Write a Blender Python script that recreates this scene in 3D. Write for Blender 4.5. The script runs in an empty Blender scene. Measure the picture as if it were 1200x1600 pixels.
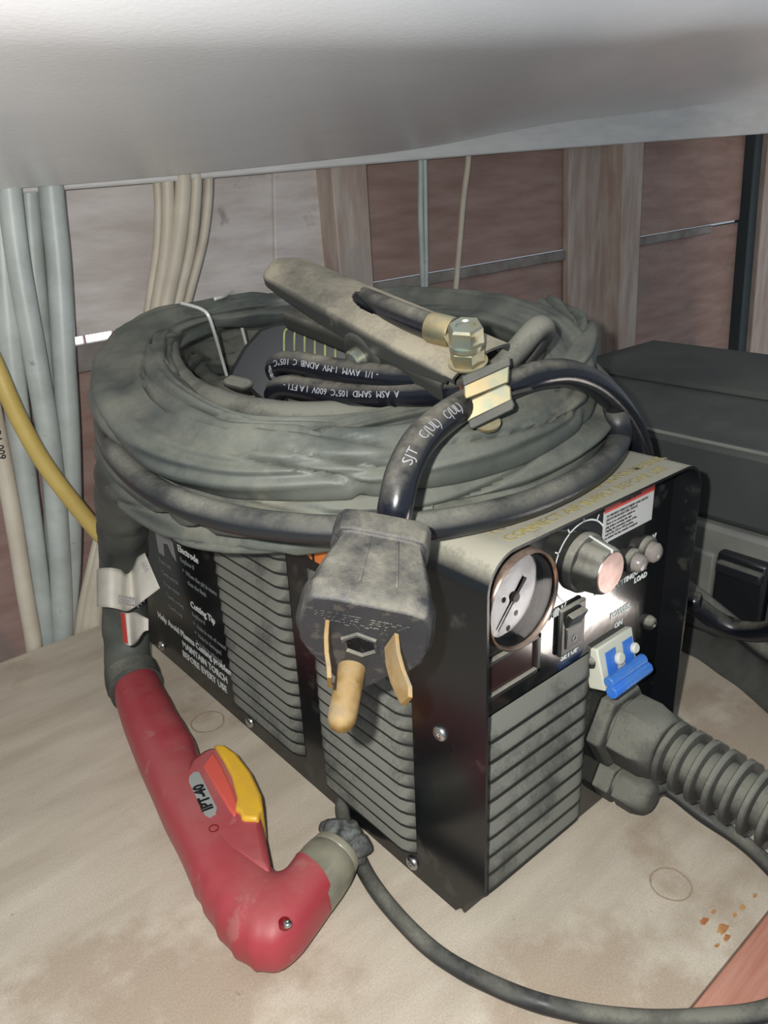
import bpy, bmesh, math, random
from mathutils import Vector, Matrix, noise
random.seed(7)
COL = bpy.context.scene.collection
V = Vector
PI = math.pi

# ------------------------------------------------------------------ camera
F = 1220.63
YAW, PITCH, ROLL = -0.6917976, 1.1741534, -0.0468547
CAM = V((-0.229023, -0.207219, 0.383349))
RM = Matrix.Rotation(YAW, 3, 'Z') @ Matrix.Rotation(PITCH, 3, 'X') @ Matrix.Rotation(ROLL, 3, 'Z')
RIGHT, UP, BACK = RM.col[0].copy(), RM.col[1].copy(), RM.col[2].copy()
cd = bpy.data.cameras.new('camera')
cam = bpy.data.objects.new('camera', cd)
COL.objects.link(cam)
cam.matrix_world = Matrix.Translation(CAM) @ RM.to_4x4()
cd.sensor_fit = 'VERTICAL'
cd.sensor_height = 36
cd.lens = 36 * F / 1600
cd.clip_start = 0.01
bpy.context.scene.camera = cam

def ray(x, y):
    return RM @ V(((x - 600) / F, -(y - 800) / F, -1.0))
def Z(x, y, z):
    d = ray(x, y); return CAM + d * ((z - CAM.z) / d.z)
def Y(x, y, yy):
    d = ray(x, y); return CAM + d * ((yy - CAM.y) / d.y)
def X(x, y, xx):
    d = ray(x, y); return CAM + d * ((xx - CAM.x) / d.x)
def D(x, y, t):
    return CAM + ray(x, y).normalized() * t

# ------------------------------------------------------------------ objects
def empty(name, loc, label, cat, group=None):
    o = bpy.data.objects.new(name, None); COL.objects.link(o)
    o.location = loc; o.empty_display_size = 0.01
    o['label'] = label; o['category'] = cat
    if group: o['group'] = group
    return o
def origin(o):
    p = V((0, 0, 0))
    while o is not None:
        p = p + o.location
        o = o.parent
    return p
def link(name, bm, m, parent=None, smooth=38, bevel=0, label=None, sub=0):
    bmesh.ops.recalc_face_normals(bm, faces=bm.faces[:])
    me = bpy.data.meshes.new(name)
    if parent is not None:
        off = origin(parent)
        bmesh.ops.translate(bm, verts=bm.verts[:], vec=-off)
        # children are parented without rotation: their mesh is stored relative to the parent's base
    bm.to_mesh(me); bm.free()
    for p in me.polygons: p.use_smooth = True
    me.set_sharp_from_angle(angle=math.radians(smooth))
    o = bpy.data.objects.new(name, me); COL.objects.link(o)
    if parent is not None: o.parent = parent
    me.materials.append(m)
    if bevel:
        b = o.modifiers.new('bevel', 'BEVEL'); b.width = bevel; b.segments = 2; b.limit_method = 'ANGLE'; b.angle_limit = math.radians(40)
        b.harden_normals = False
    if sub:
        s = o.modifiers.new('sub', 'SUBSURF'); s.levels = sub; s.render_levels = sub
    if label: o['label'] = label
    return o
def tag(o, label, cat, group=None):
    o['label'] = label; o['category'] = cat
    if group: o['group'] = group
    return o
def struct(o):
    o['kind'] = 'structure'; return o
def BM(): return bmesh.new()

def frame(zax, xh=None):
    z = V(zax).normalized()
    h = V(xh) if xh is not None else (V((0, 0, 1)) if abs(z.z) < .9 else V((1, 0, 0)))
    x = (h - z * h.dot(z)).normalized(); y = z.cross(x)
    return Matrix((x, y, z)).transposed()
def box(bm, c, s, rot=None):
    vs = bmesh.ops.create_cube(bm, size=1)['verts']
    M = Matrix.Translation(V(c)) @ (rot.to_4x4() if rot is not None else Matrix()) @ Matrix.Diagonal(V((s[0], s[1], s[2], 1)))
    bmesh.ops.transform(bm, matrix=M, verts=vs)
    return vs
def bx(bm, x0, x1, y0, y1, z0, z1):
    return box(bm, ((x0 + x1) / 2, (y0 + y1) / 2, (z0 + z1) / 2), (x1 - x0, y1 - y0, z1 - z0))
def lathe(bm, prof, o, ax, n=40, xh=None, closed=True, fac=None):
    """prof: (distance along axis, radius). fac(angle, k) scales the radius."""
    R = frame(ax, xh); o = V(o); rings = []
    for k, (h, r) in enumerate(prof):
        if r <= 1e-7: rings.append([bm.verts.new(o + R @ V((0, 0, h)))]); continue
        ring = []
        for i in range(n):
            a = 2 * PI * i / n
            rr = r * (fac(a, k) if fac else 1)
            ring.append(bm.verts.new(o + R @ V((rr * math.cos(a), rr * math.sin(a), h))))
        rings.append(ring)
    for A, B in zip(rings[:-1], rings[1:]):
        if len(A) == 1 and len(B) == 1: continue
        for i in range(n):
            j = (i + 1) % n
            if len(A) == 1: bm.faces.new((A[0], B[i], B[j]))
            elif len(B) == 1: bm.faces.new((A[i], A[j], B[0]))
            else: bm.faces.new((A[i], A[j], B[j], B[i]))
    if closed:
        for r in (rings[0], rings[-1]):
            if len(r) > 2: bm.faces.new(r)
def cyl(bm, p0, p1, r0, r1=None, n=24):
    p0, p1 = V(p0), V(p1); L = (p1 - p0).length
    lathe(bm, [(0, r0), (L, r0 if r1 is None else r1)], p0, p1 - p0, n)
def catmull(pts, per=10, closed=False):
    P = [V(p) if len(p) == 3 else p for p in pts]; n = len(P); out = []
    def g(i):
        if closed: return P[i % n]
        return P[max(0, min(n - 1, i))]
    dim = len(P[0])
    for i in range(n if closed else n - 1):
        a, b, c, d = g(i - 1), g(i), g(i + 1), g(i + 2)
        for k in range(per):
            t = k / per
            out.append(tuple(0.5 * (2 * b[q] + (c[q] - a[q]) * t + (2 * a[q] - 5 * b[q] + 4 * c[q] - d[q]) * t * t + (3 * b[q] - a[q] - 3 * c[q] + d[q]) * t ** 3) for q in range(dim)))
    if not closed: out.append(tuple(P[-1][q] for q in range(dim)))
    return out
def frames(path, closed=False, up=None):
    n = len(path); T = []
    for i in range(n):
        a = path[(i - 1) % n] if closed else path[max(0, i - 1)]
        b = path[(i + 1) % n] if closed else path[min(n - 1, i + 1)]
        T.append((b - a).normalized())
    res = []
    if up is not None:
        up = V(up)
        for t in T:
            s = t.cross(up).normalized(); res.append((s, s.cross(t).normalized(), t))
        return res
    s = T[0].orthogonal().normalized()
    for t in T:
        s = (s - t * s.dot(t)).normalized(); res.append((s, t.cross(s), t))
    return res
def tube(bm, pts, r, n=16, per=10, closed=False, wob=0, end_round=True, rfun=None):
    path = [V(p) for p in (catmull([tuple(p) for p in pts], per, closed) if per > 1 else pts)]
    fr = frames(path, closed); rings = []
    m = len(path); acc = 0
    for i, (p, (s, u, t)) in enumerate(zip(path, fr)):
        if i: acc += (p - path[i - 1]).length
        rr = r if rfun is None else rfun(i / (m - 1), acc)
        ring = []
        for k in range(n):
            a = 2 * PI * k / n; d = s * math.cos(a) + u * math.sin(a)
            q = rr
            if wob: q += wob * noise.noise(p * 60 + d * .6)
            ring.append(bm.verts.new(p + d * q))
        rings.append(ring)
    for i in range(m if closed else m - 1):
        A, B = rings[i], rings[(i + 1) % m]
        for k in range(n):
            j = (k + 1) % n
            bm.faces.new((A[k], A[j], B[j], B[k]))
    if not closed:
        for ring, sgn, i in ((rings[0], -1, 0), (rings[-1], 1, m - 1)):
            c = bm.verts.new(path[i] + fr[i][2] * sgn * (r * .35 if end_round else 0))
            for k in range(n): bm.faces.new((ring[k], ring[(k + 1) % n], c))
    return path
def band(bm, pts, up, closed=False, n=76, per=16, fold=.0022, seed=0, sag=0.0, k1=3.0):
    """crumpled fabric sheath swept along pts = (point, half width, half height)."""
    P = catmull([tuple(p) + (a, b) for p, a, b in pts], per, closed)
    path = [V(p[:3]) for p in P]; fr = frames(path, closed, up); rings = []; m = len(path); acc = 0
    for i, (p, (s, u, t)) in enumerate(zip(path, fr)):
        if i: acc += (p - path[i - 1]).length
        a_, b_ = P[i][3], P[i][4]; ring = []
        for k in range(n):
            a = 2 * PI * k / n; ca, sa = math.cos(a), math.sin(a)
            x = a_ * math.copysign(abs(ca) ** .8, ca); y = b_ * math.copysign(abs(sa) ** .8, sa)
            q = p + s * x + u * y
            if closed:
                ph = 2 * PI * i / m; c1, c2 = math.cos(ph) * .9, math.sin(ph) * .9
            else: c1, c2 = acc * 7, seed * .7
            w = noise.noise(V((ca * k1 + seed, sa * 1.6 + c1, c2))) * fold * 1.4
            # long soft creases that wander across the width
            cr = noise.noise(V((x * 75 + seed * 3 + 1.2 * math.sin(c1 * 2 + c2), c1 * .9, c2 * .9 + 4)))
            w -= fold * 1.5 * max(0, .09 - abs(cr)) / .09
            w += fold * .6 * math.sin(3 * a + 2.2 * math.sin(c1 * 1.3 + seed) + 1.6 * c2)
            w += noise.noise(q * 38 + V((seed, 0, 0))) * fold * .5
            ring.append(bm.verts.new(q + (s * ca + u * sa) * w))
        rings.append(ring)
    for i in range(m if closed else m - 1):
        A, B = rings[i], rings[(i + 1) % m]
        for k in range(n):
            j = (k + 1) % n; bm.faces.new((A[k], A[j], B[j], B[k]))
    if not closed:
        for ring in (rings[0], rings[-1]): bm.faces.new(ring)
def slab(bm, pts, th, nrm=None):
    """a plate through the polygon pts, th thick, behind it."""
    P = [V(p) for p in pts]
    nn = V(nrm).normalized() if nrm is not None else (P[1] - P[0]).cross(P[2] - P[1]).normalized()
    a = [bm.verts.new(p) for p in P]; b = [bm.verts.new(p - nn * th) for p in P]
    bm.faces.new(a); bm.faces.new(b[::-1])
    for i in range(len(P)):
        j = (i + 1) % len(P); bm.faces.new((a[i], b[i], b[j], a[j]))
def sphere(bm, c, r, s=(1, 1, 1), rot=None, u=20, v=12):
    vs = bmesh.ops.create_uvsphere(bm, u_segments=u, v_segments=v, radius=r)['verts']
    M = Matrix.Translation(V(c)) @ (rot.to_4x4() if rot is not None else Matrix()) @ Matrix.Diagonal(V((s[0], s[1], s[2], 1)))
    bmesh.ops.transform(bm, matrix=M, verts=vs)
def text_bm(bm, body, size, o, xd, yd, th=.00025, align='LEFT', shear=0, wfun=None, bold=0.0):
    cu = bpy.data.curves.new('t', 'FONT'); cu.body = body; cu.size = size; cu.align_x = align
    cu.extrude = th; cu.shear = shear; cu.offset = bold * size
    cu.resolution_u = 2
    ob = bpy.data.objects.new('t', cu)
    me = bpy.data.meshes.new_from_object(ob)
    xd, yd, o = V(xd).normalized(), V(yd).normalized(), V(o); zd = xd.cross(yd)
    base = len(bm.verts); bm.from_mesh(me); bm.verts.ensure_lookup_table()
    for v in bm.verts[base:]:
        c = v.co
        v.co = wfun(c) if wfun else o + xd * c.x + yd * c.y + zd * (c.z + th * .5)
    bpy.data.objects.remove(ob); bpy.data.curves.remove(cu); bpy.data.meshes.remove(me)
def wrap_text(bm, body, size, path, r, s0, side, flip=1, bold=.02):
    """print text along a tube's path; side = direction of the printed line's middle."""
    L = [0]
    for a, b in zip(path[:-1], path[1:]): L.append(L[-1] + (b - a).length)
    side = V(side)
    def f(c):
        s = s0 + flip * c.x; s = max(0, min(L[-1] - 1e-6, s))
        i = 0
        while L[i + 1] < s: i += 1
        t = (s - L[i]) / (L[i + 1] - L[i]); p = path[i].lerp(path[i + 1], t)
        a0 = path[max(0, i - 1)]; a1 = path[min(len(path) - 1, i + 2)]
        tt = (a1 - a0).normalized(); n = (side - tt * side.dot(tt)).normalized(); b = n.cross(tt) * flip
        a = (c.y - size * .35) / r
        return p + (n * math.cos(a) + b * math.sin(a)) * (r + .0002 + max(c.z, 0))
    text_bm(bm, body, size, (0, 0, 0), (1, 0, 0), (0, 1, 0), th=.0002, wfun=f, bold=bold)

# ------------------------------------------------------------------ materials
def mat(name, col, rough=.5, metal=0, col2=None, nscale=8, nstretch=(1, 1, 1), dust=0, dcol=(.30, .275, .22), dlo=.1, dhi=.8,
        dnoise=25, dthr=.0, bump=0, bscale=200, coat=0, spec=.5, spots=None, rough2=None, detail=6, grain=0, thr=(.35, .65), aniso=0):
    m = bpy.data.materials.new(name); m.use_nodes = True; nt = m.node_tree; N = nt.nodes; Lk = nt.links
    bs = N['Principled BSDF']; bs.inputs['Roughness'].default_value = rough; bs.inputs['Metallic'].default_value = metal
    bs.inputs['Specular IOR Level'].default_value = spec; bs.inputs['Coat Weight'].default_value = coat; bs.inputs['Coat Roughness'].default_value = .08
    tc = N.new('ShaderNodeNewGeometry'); mp = N.new('ShaderNodeMapping'); Lk.new(tc.outputs['Position'], mp.inputs[0])
    mp.inputs['Scale'].default_value = nstretch
    def nz(scale, src=mp.outputs[0], det=detail, ro=.6):
        n = N.new('ShaderNodeTexNoise'); n.inputs['Scale'].default_value = scale; n.inputs['Detail'].default_value = det
        n.inputs['Roughness'].default_value = ro; Lk.new(src, n.inputs['Vector']); return n.outputs[0]
    def mr(v, a, b, c=0, d=1):
        n = N.new('ShaderNodeMapRange'); Lk.new(v, n.inputs[0]); n.inputs[1].default_value = a; n.inputs[2].default_value = b
        n.inputs[3].default_value = c; n.inputs[4].default_value = d; return n.outputs[0]
    def mix(f, a, b):
        n = N.new('ShaderNodeMix'); n.data_type = 'RGBA'
        if isinstance(f, float): n.inputs[0].default_value = f
        else: Lk.new(f, n.inputs[0])
        for s, v in ((n.inputs[6], a), (n.inputs[7], b)):
            if isinstance(v, tuple): s.default_value = v + (1,)
            else: Lk.new(v, s)
        return n.outputs[2]
    c = col
    if col2: c = mix(mr(nz(nscale), thr[0], thr[1]), col, col2)
    if spots:
        for (sc, sthr, scol, amt) in spots:
            c = mix(mr(nz(sc, tc.outputs['Position']), sthr, sthr + .06, 0, amt), c, scol)
    if grain:
        g = nz(900, tc.outputs['Position'], 2); c2 = mix(mr(g, .3, .7), tuple(x * (1 - grain) for x in (1, 1, 1)), (1 + grain,) * 3)
        n = N.new('ShaderNodeMix'); n.data_type = 'RGBA'; n.blend_type = 'MULTIPLY'; n.inputs[0].default_value = 1
        if isinstance(c, tuple): n.inputs[6].default_value = c + (1,)
        else: Lk.new(c, n.inputs[6])
        Lk.new(c2, n.inputs[7]); c = n.outputs[2]
    if dust:
        sx = N.new('ShaderNodeSeparateXYZ'); Lk.new(tc.outputs['Normal'], sx.inputs[0])
        up = mr(sx.outputs[2], dlo, dhi)
        ns = mr(nz(dnoise, tc.outputs['Position']), .31 + dthr, .68 + dthr)
        mu = N.new('ShaderNodeMath'); mu.operation = 'MULTIPLY'; Lk.new(up, mu.inputs[0]); Lk.new(ns, mu.inputs[1])
        ad = N.new('ShaderNodeMath'); ad.operation = 'MULTIPLY'; Lk.new(mu.outputs[0], ad.inputs[0]); ad.inputs[1].default_value = dust
        fine = mr(nz(500, tc.outputs['Position'], 2), .2, .8, .7, 1.15)
        fm = N.new('ShaderNodeMath'); fm.operation = 'MULTIPLY'; fm.use_clamp = True; Lk.new(ad.outputs[0], fm.inputs[0]); Lk.new(fine, fm.inputs[1])
        c = mix(fm.outputs[0], c, dcol)
        Lk.new(mr(fm.outputs[0], 0, .6, rough, .95), bs.inputs['Roughness'])
        if metal: Lk.new(mr(fm.outputs[0], 0, .5, metal, 0), bs.inputs['Metallic'])
        if coat: Lk.new(mr(fm.outputs[0], 0, .4, coat, 0), bs.inputs['Coat Weight'])
    elif rough2 is not None:
        Lk.new(mr(nz(nscale * 1.7), .35, .65, rough, rough2), bs.inputs['Roughness'])
    if isinstance(c, tuple): bs.inputs['Base Color'].default_value = c + (1,)
    else: Lk.new(c, bs.inputs['Base Color'])
    if bump:
        b = N.new('ShaderNodeBump'); b.inputs['Strength'].default_value = bump; b.inputs['Distance'].default_value = .001
        Lk.new(nz(bscale, det=4), b.inputs['Height']); Lk.new(b.outputs[0], bs.inputs['Normal'])
        if coat: Lk.new(b.outputs[0], bs.inputs['Coat Normal'])
    return m
DUST = (.30, .285, .235)
m_enamel = mat('black_enamel', (.006, .007, .008), .13, coat=.3, dust=.5, dcol=(.22, .215, .18), dlo=.3, dhi=.95, dnoise=14, bump=.05, bscale=90, spots=[(35, .62, (.05, .05, .045), .7)])
m_cover = mat('dusty_black_cover', (.007, .008, .009), .2, dust=1.6, dcol=(.33, .315, .25), dlo=.3, dhi=.95, dnoise=20, dthr=-.2, bump=.06, bscale=80, spots=[(30, .60, (.035, .035, .03), .8)])
m_vent = mat('dusty_vent', (.008, .009, .009), .5, dust=1.5, dcol=(.165, .165, .14), dlo=.08, dhi=.34, dnoise=19, dthr=-.07, bump=.1, bscale=700)
m_dark = mat('dark_void', (.004, .004, .004), .9)
m_sheath = mat('grey_sheath', (.036, .043, .041), .5, col2=(.095, .103, .088), nscale=14, dust=.95, dcol=(.20, .198, .155), dlo=-.05, dhi=1.0, dnoise=22, dthr=.02, bump=.12, bscale=900, spots=[(9, .60, (.22, .20, .15), .45)])
m_rubber = mat('dusty_rubber', (.012, .014, .017), .38, dust=1.3, dcol=(.17, .165, .135), dlo=.05, dhi=.95, dnoise=24, dthr=.0, bump=.1, bscale=500)
m_rubber_d = mat('heavily_dusty_rubber', (.02, .021, .021), .5, dust=1.4, dcol=(.16, .158, .13), dlo=-.4, dhi=.7, dnoise=26, dthr=-.1, bump=.2, bscale=700)
m_cord = mat('glossy_cord', (.007, .008, .012), .22, dust=1.7, dcol=(.22, .205, .16), dlo=.35, dhi=1.1, dnoise=38, dthr=.06, bump=.06, bscale=500)
m_plug = mat('plug_plastic', (.014, .016, .021), .42, dust=.95, dcol=(.20, .185, .145), dlo=-.45, dhi=.85, dnoise=45, dthr=.0, bump=.35, bscale=1400, spots=[(160, .56, (.05, .047, .042), .8)])
m_blade = mat('tarnished_brass', (.28, .17, .05), .36, .85, dust=.85, dcol=(.135, .118, .085), dlo=-.35, dhi=.4, dnoise=60, dthr=-.02)
m_brass = mat('yellow_zinc', (.36, .26, .12), .38, .75, col2=(.2, .22, .16), nscale=90, dust=.5, dcol=(.38, .33, .22), dlo=0, dhi=.9)
m_zinc = mat('blued_zinc', (.36, .42, .38), .33, .85, col2=(.4, .34, .2), nscale=120)
m_steel = mat('steel_screw', (.5, .5, .48), .3, 1)
m_clamp = mat('dusty_clamp', (.05, .052, .048), .45, .3, dust=1.3, dcol=(.33, .29, .215), dlo=-.2, dhi=.95, dnoise=15, dthr=-.05, bump=.1, bscale=700, spots=[(60, .62, (.14, .13, .11), .6)])
m_clampdark = mat('dark_clamp', (.035, .037, .033), .5, .2, dust=.8, dcol=(.2, .19, .15), dlo=-.3, dhi=.9, dnoise=24)
m_copper = mat('copper', (.55, .2, .1), .5, .8, col2=(.35, .12, .07), nscale=150)
m_redfab = mat('red_insulator', (.22, .05, .035), .6, dust=.4, dlo=-.2)
m_torch = mat('red_plastic', (.36, .042, .055), .38, dust=.55, dcol=(.34, .2, .165), dlo=.45, dhi=1.1, dnoise=16, dthr=.04, bump=.06, bscale=300, spots=[(45, .60, (.4, .17, .15), .45)])
m_trig = mat('trigger_red', (.62, .1, .075), .4)
m_yel = mat('yellow_plastic', (.72, .42, .03), .4, col2=(.62, .36, .05), nscale=60, spots=[(70, .64, (.3, .2, .08), .5)])
m_cup = mat('ceramic_cup', (.25, .235, .175), .36, col2=(.17, .16, .12), nscale=50, spots=[(60, .62, (.28, .26, .22), .4)])
m_slag = mat('burnt_slag', (.03, .035, .035), .55, col2=(.14, .14, .13), nscale=140, bump=1, bscale=300, spots=[(150, .64, (.3, .12, .08), .8)])
m_label = mat('label_silver', (.42, .43, .41), .35, .3)
m_white = mat('white_print', (.72, .75, .72), .5)
m_grayp = mat('grey_print', (.3, .3, .32), .5)
m_grayp2 = mat('faded_print', (.16, .17, .18), .5)
m_yellowp = mat('yellow_print', (.35, .29, .11), .6, col2=(.25, .22, .15), nscale=60)
m_yellowp2 = mat('bright_yellow_print', (.5, .4, .05), .6)
m_orange = mat('orange_print', (.58, .16, .03), .5)
m_redp = mat('red_print', (.55, .05, .035), .5)
m_blackp = mat('black_print', (.01, .01, .012), .5)
m_paper = mat('paper_label', (.5, .5, .48), .55)
m_paper2 = mat('dirty_paper', (.55, .52, .46), .7, col2=(.42, .39, .33), nscale=30)
m_chrome = mat('gauge_bezel', (.42, .30, .24), .17, 1, dust=.4, dcol=(.3, .25, .2), dlo=.2, dhi=1)
m_dial = mat('dial_face', (.36, .41, .5), .5)
m_knob = mat('knob_plastic', (.02, .021, .02), .35, dust=1.5, dcol=(.25, .24, .2), dlo=0, dhi=.8, dthr=-.1, dnoise=30)
m_knobcap = mat('spun_aluminium', (.46, .34, .32), .38, 1, col2=(.30, .22, .2), nscale=90)
m_disp = mat('dark_display', (.03, .014, .014), .18)
m_lamp = mat('lamp_lens', (.25, .22, .2), .25, dust=.5, dcol=(.3, .28, .24), dlo=-.5, dhi=.8)
m_blue = mat('blue_plastic', (.03, .16, .62), .35, col2=(.07, .2, .5), nscale=60)
m_cream = mat('cream_plastic', (.6, .6, .5), .4)
m_table = mat('worktop_board', (.58, .51, .41), .72, col2=(.42, .355, .275), nscale=8, thr=(.3, .72), nstretch=(1, 4.5, 1), bump=.12, bscale=500, grain=.12,
              spots=[(6, .54, (.36, .275, .20), .7), (70, .69, (.16, .12, .09), .6), (14, .68, (.5, .45, .38), .5)])
m_redwood = mat('red_stained_wood', (.42, .17, .12), .6, col2=(.52, .26, .19), nscale=14, nstretch=(1, 14, 14), bump=.1, bscale=120)
m_stain = mat('rust_stain', (.36, .13, .05), .8, col2=(.5, .3, .12), nscale=120)
m_ring = mat('tea_brown_stain', (.33, .25, .175), .8)
m_wall = mat('red_brown_siding', (.27, .165, .135), .6, col2=(.37, .25, .215), nscale=9, nstretch=(1, 1, 6), bump=.15, bscale=90, spots=[(7, .58, (.20, .18, .16), .6), (40, .66, (.3, .26, .22), .4)])
m_wallgrey = mat('greyed_siding', (.68, .63, .60), .55, col2=(.52, .46, .43), nscale=12, nstretch=(1, 1, 5), bump=.2, bscale=120, spots=[(16, .6, (.2, .16, .14), .6)])
m_stud = mat('stud_wood', (.36, .26, .215), .6, col2=(.48, .41, .36), nscale=12, nstretch=(6, 6, 1), bump=.15, bscale=90, spots=[(10, .6, (.34, .31, .28), .5)])
m_ledge = mat('ledge_grey', (.30, .28, .26), .7, col2=(.16, .13, .11), nscale=20)
m_beam = mat('beam_grey', (.72, .70, .67), .42, col2=(.62, .60, .58), nscale=14, nstretch=(1, 6, 6), bump=.08, bscale=200)
m_board = mat('grey_painted_board', (.84, .82, .82), .25, col2=(.88, .86, .86), nscale=7, nstretch=(1.3, 3, 3), bump=.28, bscale=170, coat=.35, detail=3)
m_edge = mat('pale_board_edge', (.62, .6, .55), .6)
m_post = mat('dark_post', (.03, .045, .05), .5)
m_cable_g = mat('grey_cable', (.50, .54, .52), .42, col2=(.38, .41, .39), nscale=22, bump=.06, bscale=300, spots=[(60, .66, (.12, .12, .1), .5)])
m_cable_b = mat('beige_cable', (.60, .54, .44), .5, col2=(.50, .44, .35), nscale=25)
m_cable_y = mat('yellow_cable', (.58, .43, .13), .5, col2=(.5, .36, .1), nscale=25)
m_case = mat('dusty_case', (.04, .046, .045), .5, dust=.9, dcol=(.12, .12, .10), dlo=-.3, dhi=1, dnoise=9, bump=.15, bscale=300, spots=[(22, .6, (.07, .07, .06), .6)])
m_case_g = mat('grey_case_trim', (.20, .20, .175), .6, col2=(.15, .15, .135), nscale=20)
m_black = mat('plain_black', (.01, .011, .013), .35)
m_cloth = mat('dark_cloth', (.045, .047, .043), .9, col2=(.09, .09, .08), nscale=18, bump=.3, bscale=600)
m_wire = mat('bright_wire', (.75, .76, .72), .3, .35)
m_green = mat('green_yellow_edge', (.38, .45, .12), .5, col2=(.2, .22, .12), nscale=60)
m_floor = mat('concrete_floor', (.55, .53, .5), .8, col2=(.45, .43, .4), nscale=4)
m_glass = bpy.data.materials.new('gauge_glass'); m_glass.use_nodes = True
_b = m_glass.node_tree.nodes['Principled BSDF']; _b.inputs['Transmission Weight'].default_value = 1; _b.inputs['Roughness'].default_value = .02; _b.inputs['IOR'].default_value = 1.08; _b.inputs['Base Color'].default_value = (.95, .97, 1, 1)
m_sky = bpy.data.materials.new('daylight_sky'); m_sky.use_nodes = True
_n = m_sky.node_tree; _e = _n.nodes.new('ShaderNodeEmission'); _e.inputs[0].default_value = (.9, .95, 1, 1); _e.inputs[1].default_value = 2.2
_n.links.new(_e.outputs[0], _n.nodes['Material Output'].inputs[0])

# ------------------------------------------------------------------ setting
W, L, H = .184, .423, .230     # machine
WY = .565                      # back wall plane
bm = BM(); bx(bm, -3, 4, -4, 2, -.88, -.85)
struct(link('floor', bm, m_floor))

bm = BM(); bx(bm, -.45, 1.25, -.096, .484, -.018, 0)
tag(link('workbench_top', bm, m_table, bevel=.0008), 'pale dusty board worktop carrying the machine and the red torch', 'worktop')
bm = BM(); bx(bm, -.45, 1.25, Z(1168, 1598, 0).y, -.0965, -.03, -.0008)
tag(link('bench_edge_board', bm, m_redwood, bevel=.0015), 'reddish wooden edge board along the front of the worktop', 'board')
# rust coloured stains by the edge board, painted-on flakes with their own outline
bm = BM()
for (px, py, r) in [(1100, 1440, .0028), (1130, 1452, .0034), (1148, 1430, .0016), (1115, 1425, .0014), (1160, 1418, .0018), (1180, 1400, .0015), (1136, 1465, .002), (1120, 1478, .0014)]:
    c = Z(px, py, 0); vs = []
    for k in range(14):
        a = 2 * PI * k / 14; rr = r * (.7 + .6 * random.random()); vs.append(bm.verts.new(c + V((rr * math.cos(a) * 1.3, rr * math.sin(a) * .7, .0003))))
    bm.faces.new(vs)
tag(link('rust_flakes', bm, m_stain), 'orange rust flakes stuck near the front edge of the worktop', 'stain')['kind'] = 'stuff'

for (px, py, r, w_) in ((325, 1128, .0135, .0016), (1048, 1382, .0120, .0014)):
    c = Z(px, py, 0); bm = BM(); A1 = []; A2 = []
    for k in range(40):
        a = 2 * PI * k / 40; r1 = r * (1 + .07 * noise.noise(V((math.cos(a), math.sin(a), px)))); r2 = r1 - w_ * (.6 + 1.0 * abs(noise.noise(V((3 * math.cos(a), 3 * math.sin(a), py)))))
        A1.append(bm.verts.new(c + V((r1 * math.cos(a), r1 * math.sin(a), .0002)))); A2.append(bm.verts.new(c + V((r2 * math.cos(a), r2 * math.sin(a), .0002))))
    for k in range(40): j = (k + 1) % 40; bm.faces.new((A1[k], A1[j], A2[j], A2[k]))
    tag(link('ring_stain', bm, m_ring), 'brown ring stain on the worktop ' + ('between the torch and the machine' if px < 600 else 'in front of the machine at the right'), 'stain', 'ring stains')

# back wall: lapped boards, upper and lower, with a cracked joint showing daylight at the left
def zl(x):   # height of the joint between the boards at world x (on the wall plane)
    return .260 + (x - .0) * .021
bm = BM()
x0, x1 = -.6, 2.4
def wallquad(bm, xa, xb, za, zb, y0, y1, nx=1):
    """board whose lower/upper edges follow functions of x."""
    for i in range(nx):
        a = xa + (xb - xa) * i / nx; b = xa + (xb - xa) * (i + 1) / nx
        vs = [bm.verts.new((x, y, f(x))) for (x, y, f) in ((a, y0, za), (b, y0, za), (b, y0, zb), (a, y0, zb), (a, y1, za), (b, y1, za), (b, y1, zb), (a, y1, zb))]
        for q in ((0, 1, 2, 3), (7, 6, 5, 4), (0, 4, 5, 1), (3, 2, 6, 7), (1, 5, 6, 2), (0, 3, 7, 4)): bm.faces.new([vs[k] for k in q])
wallquad(bm, .34, x1, lambda x: zl(x) + .004, lambda x: .62, WY, WY + .02)
wallquad(bm, x0, .15, lambda x: -.9, lambda x: zl(x) - .008, WY + .002, WY + .008); wallquad(bm, .15, x1, lambda x: -.9, lambda x: zl(x) - .002, WY + .002, WY + .02)
struct(link('wall_back', bm, m_wall))
bm = BM(); wallquad(bm, x0, .34, lambda x: zl(x) + .0, lambda x: .62, WY, WY + .008)
struct(link('trim_1', bm, m_wallgrey))
bm = BM(); wallquad(bm, x0, .22, lambda x: zl(x) - .034, lambda x: zl(x) - .0075, WY - .006, WY + .002)
wallquad(bm, .22, 1.22, lambda x: zl(x) - .011, lambda x: zl(x) + .003, WY - .006, WY + .002)
struct(link('trim_2', bm, m_ledge, bevel=.002))
# added glowing panel for the daylight sky, seen through the crack between the boards
bm = BM(); bx(bm, -.6, .2, WY + .06, WY + .062, .2, .30)
struct(link('daylight_panel', bm, m_sky))
bm = BM()
for (a, b) in ((-.1, -.022), (.000, .022), (.0445, .0465), (.074, .0755)):
    wallquad(bm, a, b, lambda x: zl(x) - .009, lambda x: zl(x) + .001, WY + .003, WY + .007)
struct(link('trim_3', bm, m_wall))

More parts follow.
